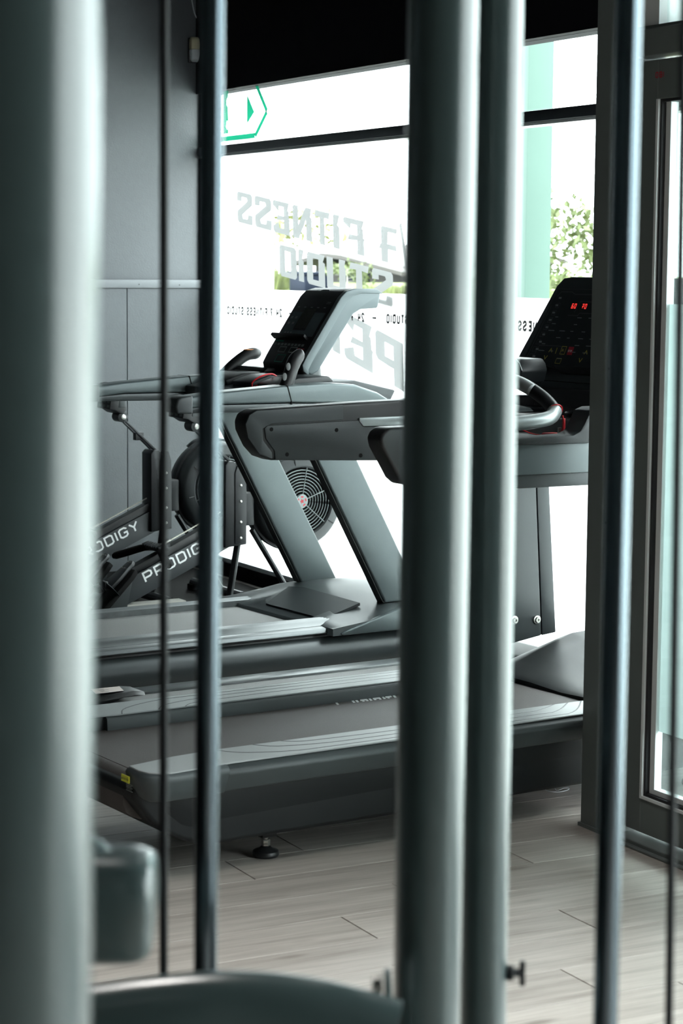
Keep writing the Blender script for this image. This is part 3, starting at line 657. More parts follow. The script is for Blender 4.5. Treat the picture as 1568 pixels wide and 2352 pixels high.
for k in range(8): stroke(g, [(-.395+.012*k, .055+.024*k), (-.377+.012*k, .055+.024*k), (-.371+.012*k, .07+.024*k), (-.389+.012*k, .07+.024*k), (-.395+.012*k, .055+.024*k)], .0012, lambda u, v: con(u, v, D))
g.obj('outline_print', 'print_dim', pn, kind='stuff')
g = G()
for x, v, s in ((-.305, .085, 1), (-.32, .062, -1), (-.13, .085, 1), (-.145, .06, -1)): stroke(g, [(x-.008, v-.006*s), (x, v+.006*s), (x+.008, v-.006*s)], .003, lambda u, w: con(u+w*.2, w, D))
stroke(g, [(-.262, .075), (-.258, .095)], .003, lambda u, v: con(u, v, D))
stroke(g, [(-.240, .075), (-.218, .075), (-.212, .10), (-.234, .10), (-.240, .075)], .002, lambda u, v: con(u, v, D)); write(g, 'M', .011, lambda u, v: con(-.233+u*.8, .082+v, D), .2)
stroke(g, [(-.255, .045), (-.23, .045), (-.225, .06), (-.25, .06), (-.255, .045)], .0015, lambda u, v: con(u, v, D))
g.obj('button_print', 'print_yellow', pn, kind='stuff')
g = G(); cq(g, -.205, -.18, .074, .10, .005); sb = g.obj('stop_button', 'print_red', pn, label='red stop button')
g = G(); write(g, 'STOP', .007, lambda u, v: con(-.2015+u*.7, .083+v, D+.0006), .2); g.obj('stop_print', 'print_white', sb)
for xa, xb in ((-.43, -.27), (-.225, -.01), (.05, .22)):
    g = G(); g.loft([[con(xa, .03, 0), con(xb, .03, 0), con(xb-.02, .012, 0), con(xa+.02, .012, 0)], [con(xa, .034, .03), con(xb, .034, .03), con(xb-.02, .014, .014), con(xa+.02, .014, .014)]]); g.obj('console_ledge', 'tm_black', cs, bevel=.002)
g = G(); g.tube([con(-.43, -.012, .001), con(.48, -.012, .001)], .0012, 6); g.obj('console_seam', 'rubber', cs)
g = G(); g.bb(-.12, -.05, 1.845, 1.86, 1.515, 1.545); g.obj('camera_clip', 'tm_black', cs, bevel=.003)
g = G(); g.prism([(1.70, 1.09), (1.735, 1.175), (1.80, 1.175), (1.84, 1.09)], 'x', -.36, .41); g.obj('console_neck', 'tm_black', T1, bevel=.008)
g = G(); stroke(g, [(-.06, 0), (-.045, 0)], .004, lambda u, v: (u, 1.7235, 1.142+v)); stroke(g, [(-.03, 0), (-.012, 0)], .004, lambda u, v: (u, 1.7235, 1.142+v)); g.obj('socket_print', 'print_grey', T1, kind='stuff')
g = G(); g.prism([(-.30, 1.19), (-.29, 1.275), (-.07, 1.275), (-.055, 1.262), (-.045, 1.24), (-.06, 1.205), (-.09, 1.19)], 'y', 1.46, 1.56); bh = g.obj('bottle_holder', 'tm_gloss', T1, bevel=.006)
g = G(); g.tube([(-.28, 1.459, 1.2765), (-.075, 1.459, 1.2765), (-.056, 1.459, 1.263), (-.0425, 1.459, 1.241)], .0015, 6); g.obj('holder_edge', 'tm_chrome', bh)
g = G(); g.bb(-.27, -.20, 1.48, 1.54, 1.10, 1.2); g.obj('holder_stem', 'tm_black', bh, bevel=.004)
g = G(); g.loft([[(-.25, 1.40, 1.13), (-.03, 1.40, 1.118), (-.03, 1.5, 1.118), (-.25, 1.5, 1.13)], [(-.25, 1.40, 1.145), (-.05, 1.40, 1.128), (-.05, 1.5, 1.128), (-.25, 1.5, 1.145)]]); g.obj('side_tray', 'tm_grey', T1, bevel=.003)

# ================================================================== LOW TREADMILL BETWEEN THE TWO
TP = thing('walking_treadmill', 'low slim treadmill with white sticker on its end, between nearest and silver treadmills', 'treadmill', (-6.0, 2.0, 0), Y1, 'treadmills')
g = G(); g.prism([(.44, .15), (.46, .06), (.55, .03), (2.0, .03), (2.05, .06), (2.05, .165), (.5, .165)], 'x', -.30, .10); g.obj('deck_body', 'tm_black', TP, bevel=.01)
g = G(); g.prism([(1.9, .165), (1.9, .172), (.56, .172)] + arc((.52, .14), .032, 90, 250, 6) + [(.6, .11), (1.9, .15)], 'x', -.226, .03); g.obj('belt', 'belt_grey', TP)
g = G(); g.loft([[(-.315, y, .12), (-.315, y, .180), (-.228, y, .180), (-.228, y, .12)] for y in (.58, 2.0)]); g.obj('far_rail', 'rib', TP, bevel=.004)
g = G(); g.loft([[(.03, y, .12), (.03, y, .180), (.115, y, .180), (.115, y, .12)] for y in (.58, 2.0)]); g.obj('near_rail', 'rib', TP, bevel=.004)
for xa, xb in ((-.335, -.215), (.02, .13)):
    g = G(); g.loft([[(xa+.02, y, .10), (xa, y, z-.012), (xa+.012, y, z), (xb-.012, y, z), (xb, y, z-.012), (xb-.02, y, .10)] for y, z in ((.40, .165), (.43, .18), (.56, .188), (.60, .182))]); ec = g.obj('rail_end_cap', 'tm_black', TP, bevel=.003)
    if xa < 0:
        g = G(); g.face([(-.320, .455, .1882), (-.243, .435, .1882), (-.243, .535, .1885), (-.315, .555, .1885)]); lb = g.obj('end_label', 'label_white', ec, label='white printed sticker')
        g = G(); [g.face([(-.31+.012*k, .465, .1889), (-.306+.012*k, .465, .1889), (-.306+.012*k, .48+.01*(k % 3), .1889), (-.31+.012*k, .48+.01*(k % 3), .1889)]) for k in range(5)]; g.obj('label_print', 'tm_black', lb, kind='stuff')
g = G(); g.prism([(1.90, .165), (1.93, .21), (2.05, .23), (2.12, .19), (2.13, .03), (1.9, .03)], 'x', -.32, .12); g.obj('motor_hood', 'tm_gloss', TP, bevel=.015)
for x in (-.24, .04):
    for y in (.6, 1.95):
        g = G(); g.lathe([(.02, 0), (.02, .031)], (x, y, 0), 'z', 12); g.obj('foot', 'rubber', TP)

# ================================================================== SILVER TREADMILL
T2 = thing('treadmill', 'silver grey treadmill with slanted posts and a narrow curved console, in front of the window', 'treadmill', (-6.961, 2.023, 0), Y1, 'treadmills')
g = G(); g.bb(-.37, .37, .0, 2.12, .10, .236); g.obj('deck_body', 'tm_black', T2, bevel=.01)
g = G(); g.prism([(1.6, .236), (1.6, .250), (-.01, .250)] + arc((-.02, .205), .045, 80, 260, 6) + [(0, .2)], 'x', -.245, .245); g.obj('belt', 'belt_grey', T2)
for s in (1, -1):
    g = G(); g.loft([[(s*x, y, z) for x, z in ((.247, .236), (.247, .272), (.254, .276), (.264, .274), (.268, .277), (.280, .274), (.284, .277), (.296, .274), (.300, .277), (.312, .274), (.318, .270), (.345, .262), (.350, .250), (.350, .236))] for y in (.0, 1.62)]); g.obj('foot_rail', 'rib', T2, ang=20)
    g = G(); g.loft([[(s*.345, y, .238), (s*.352, y, .262), (s*.388, y, .258), (s*.395, y, .243), (s*.38, y, .236)] for y in (-.02, 1.62)]); g.obj('rail_edge', 'rib', T2, bevel=.002, seg=1)
    sec = [(s*.33, .237)] + [(s*(.345+.062*math.cos(a)), .165+.068*math.sin(a)) for a in [math.radians(d) for d in (75, 55, 35, 15, -5, -25, -45, -65, -85)]] + [(s*.33, .09)]
    g = G(); g.loft([[(x, y, z) for x, z in sec] for y in (-.03, 2.1)]); g.obj('side_skirt', 't2_skirt', T2, ang=60)
# hood: wide arched cover, notched in the middle for the belt
hs = [(-.43, .258), (-.40, .30), (-.30, .322), (-.225, .333), (-.205, .336), (-.1, .350), (0, .356), (.1, .354), (.205, .346), (.225, .344), (.30, .335), (.40, .318), (.43, .30)]
ringsA = []
for yp, yc, kz in ((1.40, 1.465, 0), (1.455, 1.495, .17), (1.53, 1.545, .38), (1.60, 1.60, .62), (1.68, 1.68, .95), (1.80, 1.80, 1.0), (1.95, 1.95, .8), (2.06, 2.06, .4), (2.12, 2.12, .1)):
    ring = [(-.43, yp, .236)]
    for x, z in hs: ring.append((x, yc if abs(x) < .21 else yp, .262+(z-.262)*kz if z > .262 else z))
    ring.append((.43, yp, .236)); ringsA.append(ring)
g = G(); g.loft(ringsA); hd = g.obj('motor_hood', 't2_skirt', T2, bevel=0, ang=30)
fp = [(-.15, 1.470, .2655), (-.197, 1.60, .3155), (-.10, 1.607, .325), (.298, 1.602, .319), (.262, 1.468, .2660)]
g = G(); g.loft([[(x, y, z-.006) for x, y, z in fp], [(x, y-.001, z+.004) for x, y, z in fp]]); g.obj('hood_panel', 'tm_dark', hd)
g = G(); g.prism([(1.43, .244), (1.47, .258), (1.70, .316), (1.90, .30), (2.1, .25), (2.1, .236), (1.44, .236)], 'x', .40, .436); g.obj('hood_side', 't2_grey', hd, bevel=.004)
g = G(); [g.lathe([(.006, 0), (.006, .004), (.003, .005)], (.409, y, .241), 'x', 10) for y in (1.55, 1.68, 1.70, 1.72)]; g.obj('hood_screws', 'bolt', T2, kind='stuff')
for s in (1, -1):
    x0, x1 = (.30, .362) if s > 0 else (-.362, -.30)
    x0, x1 = (.31, .36) if s > 0 else (-.27, -.22)
    g = G(); g.prism([(1.672, .325), (1.838, .325), (1.555, .835), (1.44, 1.05), (1.27, 1.05)], 'x', x0, x1); u = g.obj('upright', 't2_grey', T2, bevel=.008, seg=3)
    g = G(); g.prism([(1.668, .325), (1.676, .325), (1.274, 1.05), (1.266, 1.05)], 'x', x0-.002+.003, x1-.010); g.obj('upright_edge', 'tm_black', u)
def arm2(x0, x1):
    up_ = [(.79, 1.06), (.786, 1.085), (.80, 1.101), (.95, 1.116), (1.21, 1.133), (1.40, 1.138), (1.50, 1.131), (1.60, 1.10), (1.70, 1.045), (1.60, 1.06), (1.23, 1.073), (.95, 1.075)]
    g = G(); g.prism(up_, 'x', x0, x1); a = g.obj('side_arm', 't2_grey', T2, bevel=.008, seg=3)
    g = G(); g.prism([(.79, 1.062), (.95, 1.073), (1.23, 1.071), (1.6, 1.058), (1.70, 1.043), (1.55, 1.025), (1.45, 1.04), (.80, 1.048)], 'x', x0+.004, x1-.004); g.obj('arm_underside', 't2_skirt', a, bevel=.004)
    g = G(); g.prism([(.783, 1.048), (.776, 1.07), (.783, 1.098), (.80, 1.104), (.845, 1.109), (.845, 1.046)], 'x', x0-.003, x1+.003); g.obj('arm_end_cap', 'tm_dark', a, bevel=.008, seg=3)
    g = G(); g.prism([(1.237, 1.068), (1.241, 1.068), (1.221, 1.134), (1.217, 1.134)], 'x', x0-.001, x1+.001); g.obj('arm_seam', 'rubber', a)
    return a
arm2(.315, .405); arm2(-.385, -.30)
def grip2(x, s):
    P = [(x, 1.235, 1.12), (x, 1.25, 1.15), (x, 1.262, 1.185), (x, 1.275, 1.215), (x, 1.295, 1.236), (x, 1.308, 1.241)]
    g = G(); g.tube(smooth_path(P, 4), [.024]*10+[.025]*4+[.024, .023, .022, .021, .02, .017, .01], 14, refup=(1, 0, 0)); h = g.obj('grip', 'tm_black', T2, label='black hand grip with two buttons')
    return h
h = grip2(.36, 1)
for z, y in ((1.197, 1.252), (1.162, 1.237)):
    g = G(); g.lathe([(.013, 0), (.013, .003), (.006, .005)], (0, 0, 0), 'z', 16); b = g.obj('grip_button', 'tm_silver', h, label='silver oval button')
    b.location = (.3755, y-.011, z); b.rotation_euler = (0, math.radians(62), math.radians(-35)); b.scale = (1.15, .6, .6)
# far grip leans forward with an orange thumb pad
g = G(); g.tube(smooth_path([(-.30, 1.32, 1.10), (-.30, 1.37, 1.138), (-.30, 1.42, 1.178), (-.30, 1.47, 1.208), (-.30, 1.51, 1.213), (-.30, 1.528, 1.211)], 4), [.022]*12+[.023]*4+[.022, .02, .018, .015, .008], 14, refup=(1, 0, 0)); h = g.obj('grip', 'tm_black', T2, label='black hand grip with an orange thumb pad')
g = G(); g.lathe([(.018, 0), (.017, .003), (.008, .0045)], (0, 0, 0), 'z', 18); b = g.obj('thumb_pad', 'orange', h, label='orange rocker button'); b.location = (-.298, 1.482, 1.227); b.scale = (.8, 1.55, 1)
# tray, pillar and console
g = G(); g.prism([(1.20, 1.07), (1.20, 1.10), (1.42, 1.135), (1.56, 1.14), (1.74, 1.10), (1.70, 1.03), (1.3, 1.03)], 'x', -.30, .315); tr2 = g.obj('console_tray', 'tm_dark', T2, bevel=.008)
for xa, xb in ((-.27, -.08), (-.04, .10), (.14, .30)):
    g = G(); g.prism([(1.26, 1.09), (1.25, 1.128), (1.33, 1.152), (1.46, 1.157), (1.50, 1.12)], 'x', xa, xb); g.obj('tray_bin', 'tm_gloss', tr2, bevel=.008)
g = G(); g.tube(smooth_path([(.10, 1.27, 1.09), (.11, 1.25, 1.125), (.12, 1.28, 1.150), (.118, 1.33, 1.158), (.12, 1.36, 1.14)], 4), .003, 6); g.tube(smooth_path([(.115, 1.245, 1.10), (.13, 1.255, 1.118), (.135, 1.29, 1.118)], 4), .003, 6); g.obj('safety_cord', 'red', T2, label='red safety cord')
g = G(); g.prism([(1.40, 1.155), (1.42, 1.17), (1.60, 1.165), (1.60, 1.155)], 'x', -.28, -.06); g.obj('tray_lid', 'tm_black', tr2, bevel=.003)
g = G(); g.lathe([(.055, 1.10), (.05, 1.14), (.045, 1.19), (.044, 1.225)], (.02, 1.545, 0), 'z', 20); g.obj('console_post', 't2_skirt', T2)
E2 = .055
side = [(1.388, 1.158), (1.400, 1.150), (1.43, 1.155), (1.462, 1.182), (1.50, 1.205)]
prof2 = [(1.43, 1.150), (1.40, 1.162), (1.395, 1.185), (1.415, 1.219), (1.56, 1.431), (1.585, 1.453), (1.625, 1.463), (1.72, 1.462), (1.732, 1.445), (1.72, 1.394), (1.645, 1.390), (1.612, 1.372), (1.49, 1.205), (1.46, 1.165)]
prof2 = [(y+E2, z) for y, z in prof2]
g = G(); g.prism(prof2, 'x', -.14, .14); c2 = g.obj('console', 't2_side', T2, bevel=.008, seg=3)
def c2p(x, v, d=.003):     # v: distance up the front face
    a = Vector((0, 1.415+E2, 1.219)); b = Vector((0, 1.56+E2, 1.431)); t = (b-a).normalized(); n = Vector((0, -t.z, t.y))
    p = a+t*v+n*d; return Vector((x, p.y, p.z))
FT = .257
cap = [(y, z) for y, z in prof2[1:8]]
out = [(y-.006, z+.003) for y, z in cap]; out[0] = (cap[0][0]-.004, cap[0][1]-.004)
g = G(); g.prism(out + [(y+.03, z-.02) for y, z in cap[::-1]], 'x', -.143, .118); fc = g.obj('console_face', 'tm_black', c2, bevel=.006, seg=3)
g = G(); g.prism([(y-.0065, z+.0035) for y, z in cap] + [(y+.02, z-.015) for y, z in cap[::-1]], 'x', .1185, .144); g.obj('console_edge', 't2_side', c2, bevel=.004)
DD = .0085
def q2(g, x0, x1, v0, v1, d=DD): g.face([c2p(x0, v0, d), c2p(x1, v0, d), c2p(x1, v1, d), c2p(x0, v1, d)])
g = G(); q2(g, -.12, -.055, .10, .185); q2(g, .03, .105, .10, .185); q2(g, -.12, .105, .08, .105, DD-.0003); g.obj('overlay', 'panel_blue', fc)
g = G(); q2(g, -.05, .028, .115, .20, DD+.0003); g.obj('screen', 'screen', fc)
g = G(); g.loft([[c2p(x, v, .006) for x, v in ((-.15, .062), (.085, .062), (.085, .074), (-.15, .074))], [c2p(x, v, .030) for x, v in ((-.15, .066), (.085, .066), (.085, .078), (-.15, .078))]]); g.obj('book_rest', 'tm_black', fc, bevel=.003)
g = G(); [q2(g, -.125+.024*k, -.108+.024*k, .036-.00008*k*k*0, .046) for k in range(9)]; g.obj('speed_keys', 'print_grey', fc, kind='stuff')
g = G(); stroke(g, [(-.055, -.035), (.0, -.035), (.0, -.005), (-.055, -.005), (-.055, -.035)], .003, lambda u, v: c2p(u, v, DD)); g.obj('start_key', 'print_green', fc)
g = G(); q2(g, -.125, -.07, .052, .058); g.obj('title_print', 'print_green', fc)
g = G(); q2(g, .055, .10, .018, .028); g.obj('stop_key', 'print_red', fc)
g = G()
for xa in (-.07, .005): stroke(g, [(xa, .008), (xa+.045, .008), (xa+.045, .03), (xa, .03), (xa, .008)], .005, lambda u, v: c2p(u, v, DD))
for k in range(4): q2(g, -.115+.03*(k % 2), -.1+.03*(k % 2), .13+.025*(k//2), .14+.025*(k//2), DD+.0006)
for k in range(3): q2(g, -.10+.02*k, -.09+.02*k, .09, .097, DD+.0006)
for k in range(5): q2(g, -.11+.045*k, -.095+.045*k, .205, .209)
q2(g, .07, .1, .225, .2265); q2(g, .075, .1, .230, .2325)
g.obj('key_print', 'print_grey', fc, kind='stuff')
g = G(); g.prism([(-.03, 0), (-.022, .006), (.022, .006), (.03, 0), (.022, -.006), (-.022, -.006)], 'z', 0, .0015); bd = g.obj('badge', 'tm_grey', fc); bd.location = (.0, 1.577+E2, 1.4555); bd.rotation_euler = (math.radians(38), 0, 0)
# feet of the silver treadmill
for x in (-.3, .3):
    for y in (.15, 2.0):
        g = G(); g.lathe([(.03, 0), (.03, .02), (.02, .03), (.02, .105)], (x, y, 0), 'z', 14); g.obj('levelling_foot', 'rubber', T2)

# ================================================================== ROWING MACHINES
def rower():
    R = thing('rowing_machine', 'nearer black rowing machine with a pale lettered grey beam, behind the silver treadmill', 'rowing machine', (-8.30, 2.0, .0015), math.radians(3), 'rowing machines')
    g = G(); g.prism([(1.19, .05), (1.19, .15), (1.20, .158), (1.89, .463), (1.90, .36), (1.21, .052)], 'x', -.032, .032); bm_ = g.obj('main_beam', 'rower_beam', R, bevel=.004)
    g = G(); g.prism([(1.22, .168), (1.21, .195), (1.86, .488), (1.875, .458)], 'x', -.026, .026); g.obj('beam_top', 'tm_black', bm_, bevel=.003)
    sl = math.atan2(.305, .69); cs_, sn_ = math.cos(sl), math.sin(sl)
    o0 = Vector((.0335, 1.428, .200))
    g = G(); write(g, 'PRODIGY', .048, lambda u, v: (o0.x, o0.y+u*cs_-v*sn_, o0.z+u*sn_+v*cs_), .17, .24, 1.27); g.obj('beam_lettering', 'print_white', bm_, label='white capital lettering')
    g = G(); g.prism([(1.80, .33), (1.80, .69), (1.815, .705), (1.84, .705), (1.855, .69), (1.905, .58), (1.905, .34)], 'x', -.05, .05); mt = g.obj('mast', 'rower', R, bevel=.004)
    g = G(); g.prism([(1.845, .345), (1.845, .655), (1.862, .70), (1.885, .70), (1.90, .655), (1.90, .345)], 'x', .0505, .056); g.obj('mast_plate', 'rower', mt, bevel=.003)
    for z in (.37, .44, .53, .60): 
        g = G(); g.lathe([(.006, 0), (.006, .003), (.003, .0045)], (.056, 1.872, z), 'x', 10); g.obj('bolt', 'bolt', mt)
    g = G(); g.bb(-.045, .045, 1.89, 1.945, .42, .565); g.obj('gear_box', 'rower', R, bevel=.006)
    # monitor arm
    g = G()
    for x in (-.02, .02): g.prism([(1.842, .688), (1.872, .678), (1.684, .848), (1.655, .866)], 'x', x-.008, x+.008)
    g.bb(-.016, .016, 1.74, 1.78, .75, .785); ar = g.obj('monitor_arm', 'rower', R, bevel=.002)
    for y, z, r in ((1.862, .678, .020), (1.668, .860, .024)):
        g = G(); g.lathe([(r, -.035), (r, .034), (r*.7, .036)], (0, y, z), 'x', 20); pv = g.obj('pivot', 'rower', ar)
        g = G(); g.lathe([(r*.5, .036), (r*.5, .041), (r*.25, .043)], (0, y, z), 'x', 14); g.obj('pivot_bolt', 'bolt', pv, label='bright pivot bolt')
    g = G(); g.prism([(1.615, .893), (1.590, .898), (1.605, 1.01), (1.635, 1.015), (1.668, .99), (1.676, .893), (1.66, .875), (1.645, .875)], 'x', -.085, .06); mn = g.obj('monitor', 'tm_black', R, bevel=.005)
    g = G(); g.prism([(1.634, .905), (1.645, 1.0), (1.665, .985), (1.672, .905)], 'x', -.087, .062); g.obj('monitor_back', 'rower_ring', mn, bevel=.003)
    def mp(x, v): return (x, 1.5895+v*.134-.0015, .898+v)
    g = G(); g.face([mp(-.065, .05), mp(.065, .05), mp(.065, .11), mp(-.065, .11)]); g.obj('monitor_screen', 'screen', mn)
    g = G()
    for x in (-.06, -.015, .03):
        for v in (.008, .028): g.face([mp(x, v), mp(x+.028, v), mp(x+.028, v+.012), mp(x, v+.012)])
    g.obj('monitor_keys', 'print_dim', mn, kind='stuff')
    # flywheel housing; the caged side looks to +x
    C = (0, 2.165, .518)
    g = G(); g.lathe([(.12, -.085), (.205, -.08), (.222, -.06), (.228, -.02), (.225, .0), (.214, .0)], C, 'x', 48); fh = g.obj('flywheel_housing', 'rower', R, ang=40)
    g = G(); g.lathe([(.214, -.02), (.214, .04), (.205, .062), (.196, .07), (.158, .076), (.150, .07), (.148, .02), (.02, .018)], C, 'x', 48); g.obj('fan_ring', 'rower_ring', fh, ang=40, label='grey ring round the fan')
    g = G(); g.lathe([(.147, .0), (.147, .022), (.01, .023)], C, 'x', 40); g.obj('fan_back', 'rubber', fh)
    for k in range(8):
        a = 2*PI*k/8+.2; g = G(); g.tube([(.021, C[1]+.155*math.cos(a), C[2]+.155*math.sin(a)), (.074, C[1]+.158*math.cos(a), C[2]+.158*math.sin(a)), (.0775, C[1]+.19*math.cos(a), C[2]+.19*math.sin(a))], .003, 6); g.obj('ring_rib', 'rower', fh)
    for k in range(9):
        r = .03+.0135*k
        g = G(); g.tube([(.072, C[1]+r*math.cos(2*PI*i/36), C[2]+r*math.sin(2*PI*i/36)) for i in range(36)], .0021, 6, closed=True); g.obj('cage_ring', 'wire', fh)
    for k in range(6):
        a = 2*PI*k/6+.35; g = G(); g.tube([(.0735, C[1]+.026*math.cos(a), C[2]+.026*math.sin(a)), (.0735, C[1]+.15*math.cos(a), C[2]+.15*math.sin(a))], .0022, 6); g.obj('cage_spoke', 'wire', fh)
    g = G(); g.lathe([(.031, .068), (.031, .075), (.028, .077)], C, 'x', 24); hb_ = g.obj('hub_cap', 'wire', fh, label='grey hub cap with a red mark')
    g = G()
    for k in range(5):
        a = 2*PI*k/5+.3
        g.face([(.0775, C[1]+r_*math.cos(a+t), C[2]+r_*math.sin(a+t)) for r_, t in ((.017, -.35), (.024, -.3), (.024, .3), (.017, .35))])
    g.face([(.0776, C[1]+(.012 if i % 2 else .006)*math.cos(2*PI*i/10), C[2]+(.012 if i % 2 else .006)*math.sin(2*PI*i/10)) for i in range(10)])
    g.obj('hub_mark', 'print_red', hb_)
    g = G(); g.tube(smooth_path([(.02, 2.0, .71), (.03, 2.03, .735), (.03, 2.08, .748)]), .02, 10, sq=.5); g.obj('housing_latch', 'rower', fh)
    # legs, base bars
    g = G(); g.tube([(.03, 1.875, .37), (.06, 1.80, .03)], .017, 10, sq=.7); g.obj('leg', 'rower', R)
    g = G(); g.tube([(.03, 1.94, .40), (.06, 2.165, .03)], .018, 10, sq=.7); g.obj('leg', 'rower', R)
    g = G(); g.tube([(-.25, 1.80, .034), (.25, 1.80, .034)], .022, 10); g.obj('base_bar', 'rower', R)
    g = G(); g.tube([(-.25, 2.165, .034), (.25, 2.165, .034)], .022, 10); g.obj('base_bar', 'rower', R)
    for x in (-.23, .23):
        for y in (1.80, 2.165):
            g = G(); g.bb(x-.03, x+.03, y-.03, y+.03, .0, .03); g.obj('rubber_foot', 'rubber', R, bevel=.006)
    g = G(); g.bb(-.035, .035, -.7, 1.62, .085, .112); g.obj('seat_rail', 'cream', R, bevel=.004, label='pale seat rail')
    for y in (-.65, 1.0):
        g = G(); g.bb(-.2, .2, y-.03, y+.03, .0, .086); g.obj('base_bar', 'rower', R, bevel=.008)
    g = G(); g.loft([[(x*s_, y, z) for x, y in ((-.13, .25), (-.15, .35), (-.12, .48), (0, .50), (.12, .48), (.15, .35), (.13, .25), (0, .23))] for z, s_ in ((.15, .8), (.17, 1), (.2, 1), (.215, .9))]); g.obj('seat', 'rubber', R, bevel=.008)
    g = G(); g.bb(-.05, .05, .3, .42, .12, .152); g.obj('seat_carriage', 'rower', R, bevel=.006)
    # foot plates
    for x in (-.125, .125):
        ofs = Matrix.Translation((0, -.085, .018))
        g = G(); g.loft([[(x+dx, 1.235+t*.165+o_*.016, .095+t*.17-o_*.016) for dx, o_ in ((-.055*w, 0), (.055*w, 0), (.055*w, 1), (-.055*w, 1))] for t, w in ((0, .85), (.15, 1), (.85, 1), (1, .8))]); g.bm.transform(ofs); fp_ = g.obj('footplate', 'rubber', R, bevel=.004)
        g = G(); g.prism([(1.27, .10), (1.40, .255), (1.385, .20), (1.36, .09)], 'x', x-.045, x+.045); g.bm.transform(ofs); g.obj('footplate_bracket', 'rower_ring', fp_, bevel=.003)
        g = G(); g.loft([[(x+dx, 1.345+t*.10, .225+t*.085) for dx in (-w, w)] + [(x+dx, 1.345+t*.10-.012, .225+t*.085+.012) for dx in (w, -w)] for t, w in ((-.5, .045), (0, .042), (.35, .03), (.6, .026), (.72, .014))]); g.bm.transform(ofs); g.obj('heel_tab', 'rower', fp_, bevel=.004)
        g = G(); [g.lathe([(.003, 0), (.003, .003)], (x+dx, 1.352+t*.09-.012, .246+t*.075), 'z', 6) for dx in (-.012, .012) for t in (.3, .6)]; g.bm.transform(ofs); g.obj('tab_studs', 'bolt', fp_, kind='stuff')
        g = G(); g.tube(smooth_path([(x-.058, 1.31, .165), (x-.05, 1.285, .20), (x, 1.272, .215), (x+.05, 1.285, .20), (x+.058, 1.315, .165)], 4), .016, 8, sq=.18, refup=(0, .7, .7)); g.bm.transform(ofs); g.obj('foot_strap', 'tm_dark', fp_)
        g = G(); g.bb(x+.0, x+.045, 1.262, 1.278, .196, .222); g.bm.transform(ofs); g.obj('buckle', 'rower', fp_, bevel=.003)
    # handle on its hook, chain to the mast
    P = [(-.22, 1.395, .287), (-.15, 1.425, .31), (-.08, 1.475, .337), (0, 1.495, .342), (.08, 1.478, .334), (.16, 1.455, .318), (.25, 1.432, .30)]
    g = G(); g.tube(smooth_path(P, 4), [.012]+[.0165]*7+[.015]*9+[.0165]*7+[.012], 12); hn = g.obj('handle', 'rubber', R)
    for k in range(7):
        x = -.075+.022*k; g = G(); g.tube([(x, 1.462, .352), (x+.004, 1.49, .364), (x+.006, 1.515, .354)], .004, 6); g.obj('handle_rib', 'rower', hn)
    g = G(); g.bb(-.085, .075, 1.468, 1.52, .333, .354); g.obj('handle_clamp', 'rower', hn, bevel=.006)
    g = G(); g.tube([(0, 1.515, .352), (0, 1.56, .372)], .009, 8); g.obj('chain_link', 'bolt', hn)
    n = 40
    g = G()
    for k in range(n):
        t = k/n; y, z = 1.56+t*.26, .372+t*.118
        g.box((0, y, z), (.005 if k % 2 else .003, .006, .0045), Matrix.Rotation(math.atan2(.118, .26), 3, 'X'))
    g.obj('chain', 'chain', R, kind='stuff')
    return R
R1 = rower()
R2 = copy_tree(R1); R2.location = (-8.94, 1.92, .0015); R2['label'] = 'farther black rowing machine, beside the charcoal left wall'

g = G(); g.bb(-10.05, -7.55, .6, 4.36, .0002, .0012)
tag(g.obj('rubber_mat', 'rubber'), 'thin black rubber mat on the floor under the rowing machines', 'mat')

# fluff on the floor beside the column
g = G(); g.tube(smooth_path([(-5.285, 3.42, .003), (-5.25, 3.44, .006), (-5.22, 3.425, .004), (-5.19, 3.445, .003), (-5.195, 3.49, .005), (-5.24, 3.51, .008), (-5.26, 3.55, .006), (-5.255, 3.59, .003)], 5), .0012, 5)
g.tube(smooth_path([(-5.25, 3.44, .004), (-5.235, 3.46, .01), (-5.20, 3.45, .005), (-5.19, 3.47, .012), (-5.21, 3.50, .004)], 5), .0008, 5)
tag(g.obj('fluff_strand', 'sensor_white'), 'white strand of fluff on the floor under the front of the nearest treadmill', 'fluff')

# ================================================================== CABLE MACHINE IN FRONT OF THE LENS
CMR = math.atan2(r0.y, r0.x)
CM = thing('cable_machine', 'grey steel cable machine of upright tubes, chrome guide rods and black cables filling the foreground', 'exercise machine', (-1.4177, .7417, 0), CMR)
def upr(nm, m, xb, xt, b, r, n=28, z0=.0, z1=2.3, sq=1.0, label=None):
    k = (xt-xb)/2.2
    g = G(); g.tube([(xb+k*z0, b, z0), (xb+k*z1, b, z1)], r, n, sq=sq, refup=(0, 1, 0)); return g.obj(nm, m, CM, label=label)
def oval(nm, xb, xt, b, rx, ry, ex=3.0, z0=.06, z1=2.3):
    k = (xt-xb)/2.2; rings = []
    for z in (z0, z1):
        ring = []
        for i in range(40):
            a = 2*PI*i/40; c, s = math.cos(a), math.sin(a)
            ring.append((xb+k*z+rx*math.copysign(abs(c)**(2/ex), c), b+ry*math.copysign(abs(s)**(2/ex), s), z))
        rings.append(ring)
    g = G(); g.loft(rings); return g.obj(nm, 'paint', CM, ang=50)
oval('post', -.1490-.055, -.1160-.055, -.5, .055, .045, 2.3)
oval('post', .0880, .0958, .5, .0342, .040, 2.3)
oval('post', .1585, .1575, .65, .0262, .034, 2.2)
upr('guide_rod', 'steel', -.1398, -.1256, .5, .0120, z0=.1, label='chrome guide rod')
upr('guide_rod', 'steel', .247, .247, .3, .0115, z0=.1, label='chrome guide rod')
upr('cable', 'cable', -.1870, -.1825, .6, .0047, 10, .2)
upr('cable', 'cable', .315, .2908, .3, .0040, 10, .2)
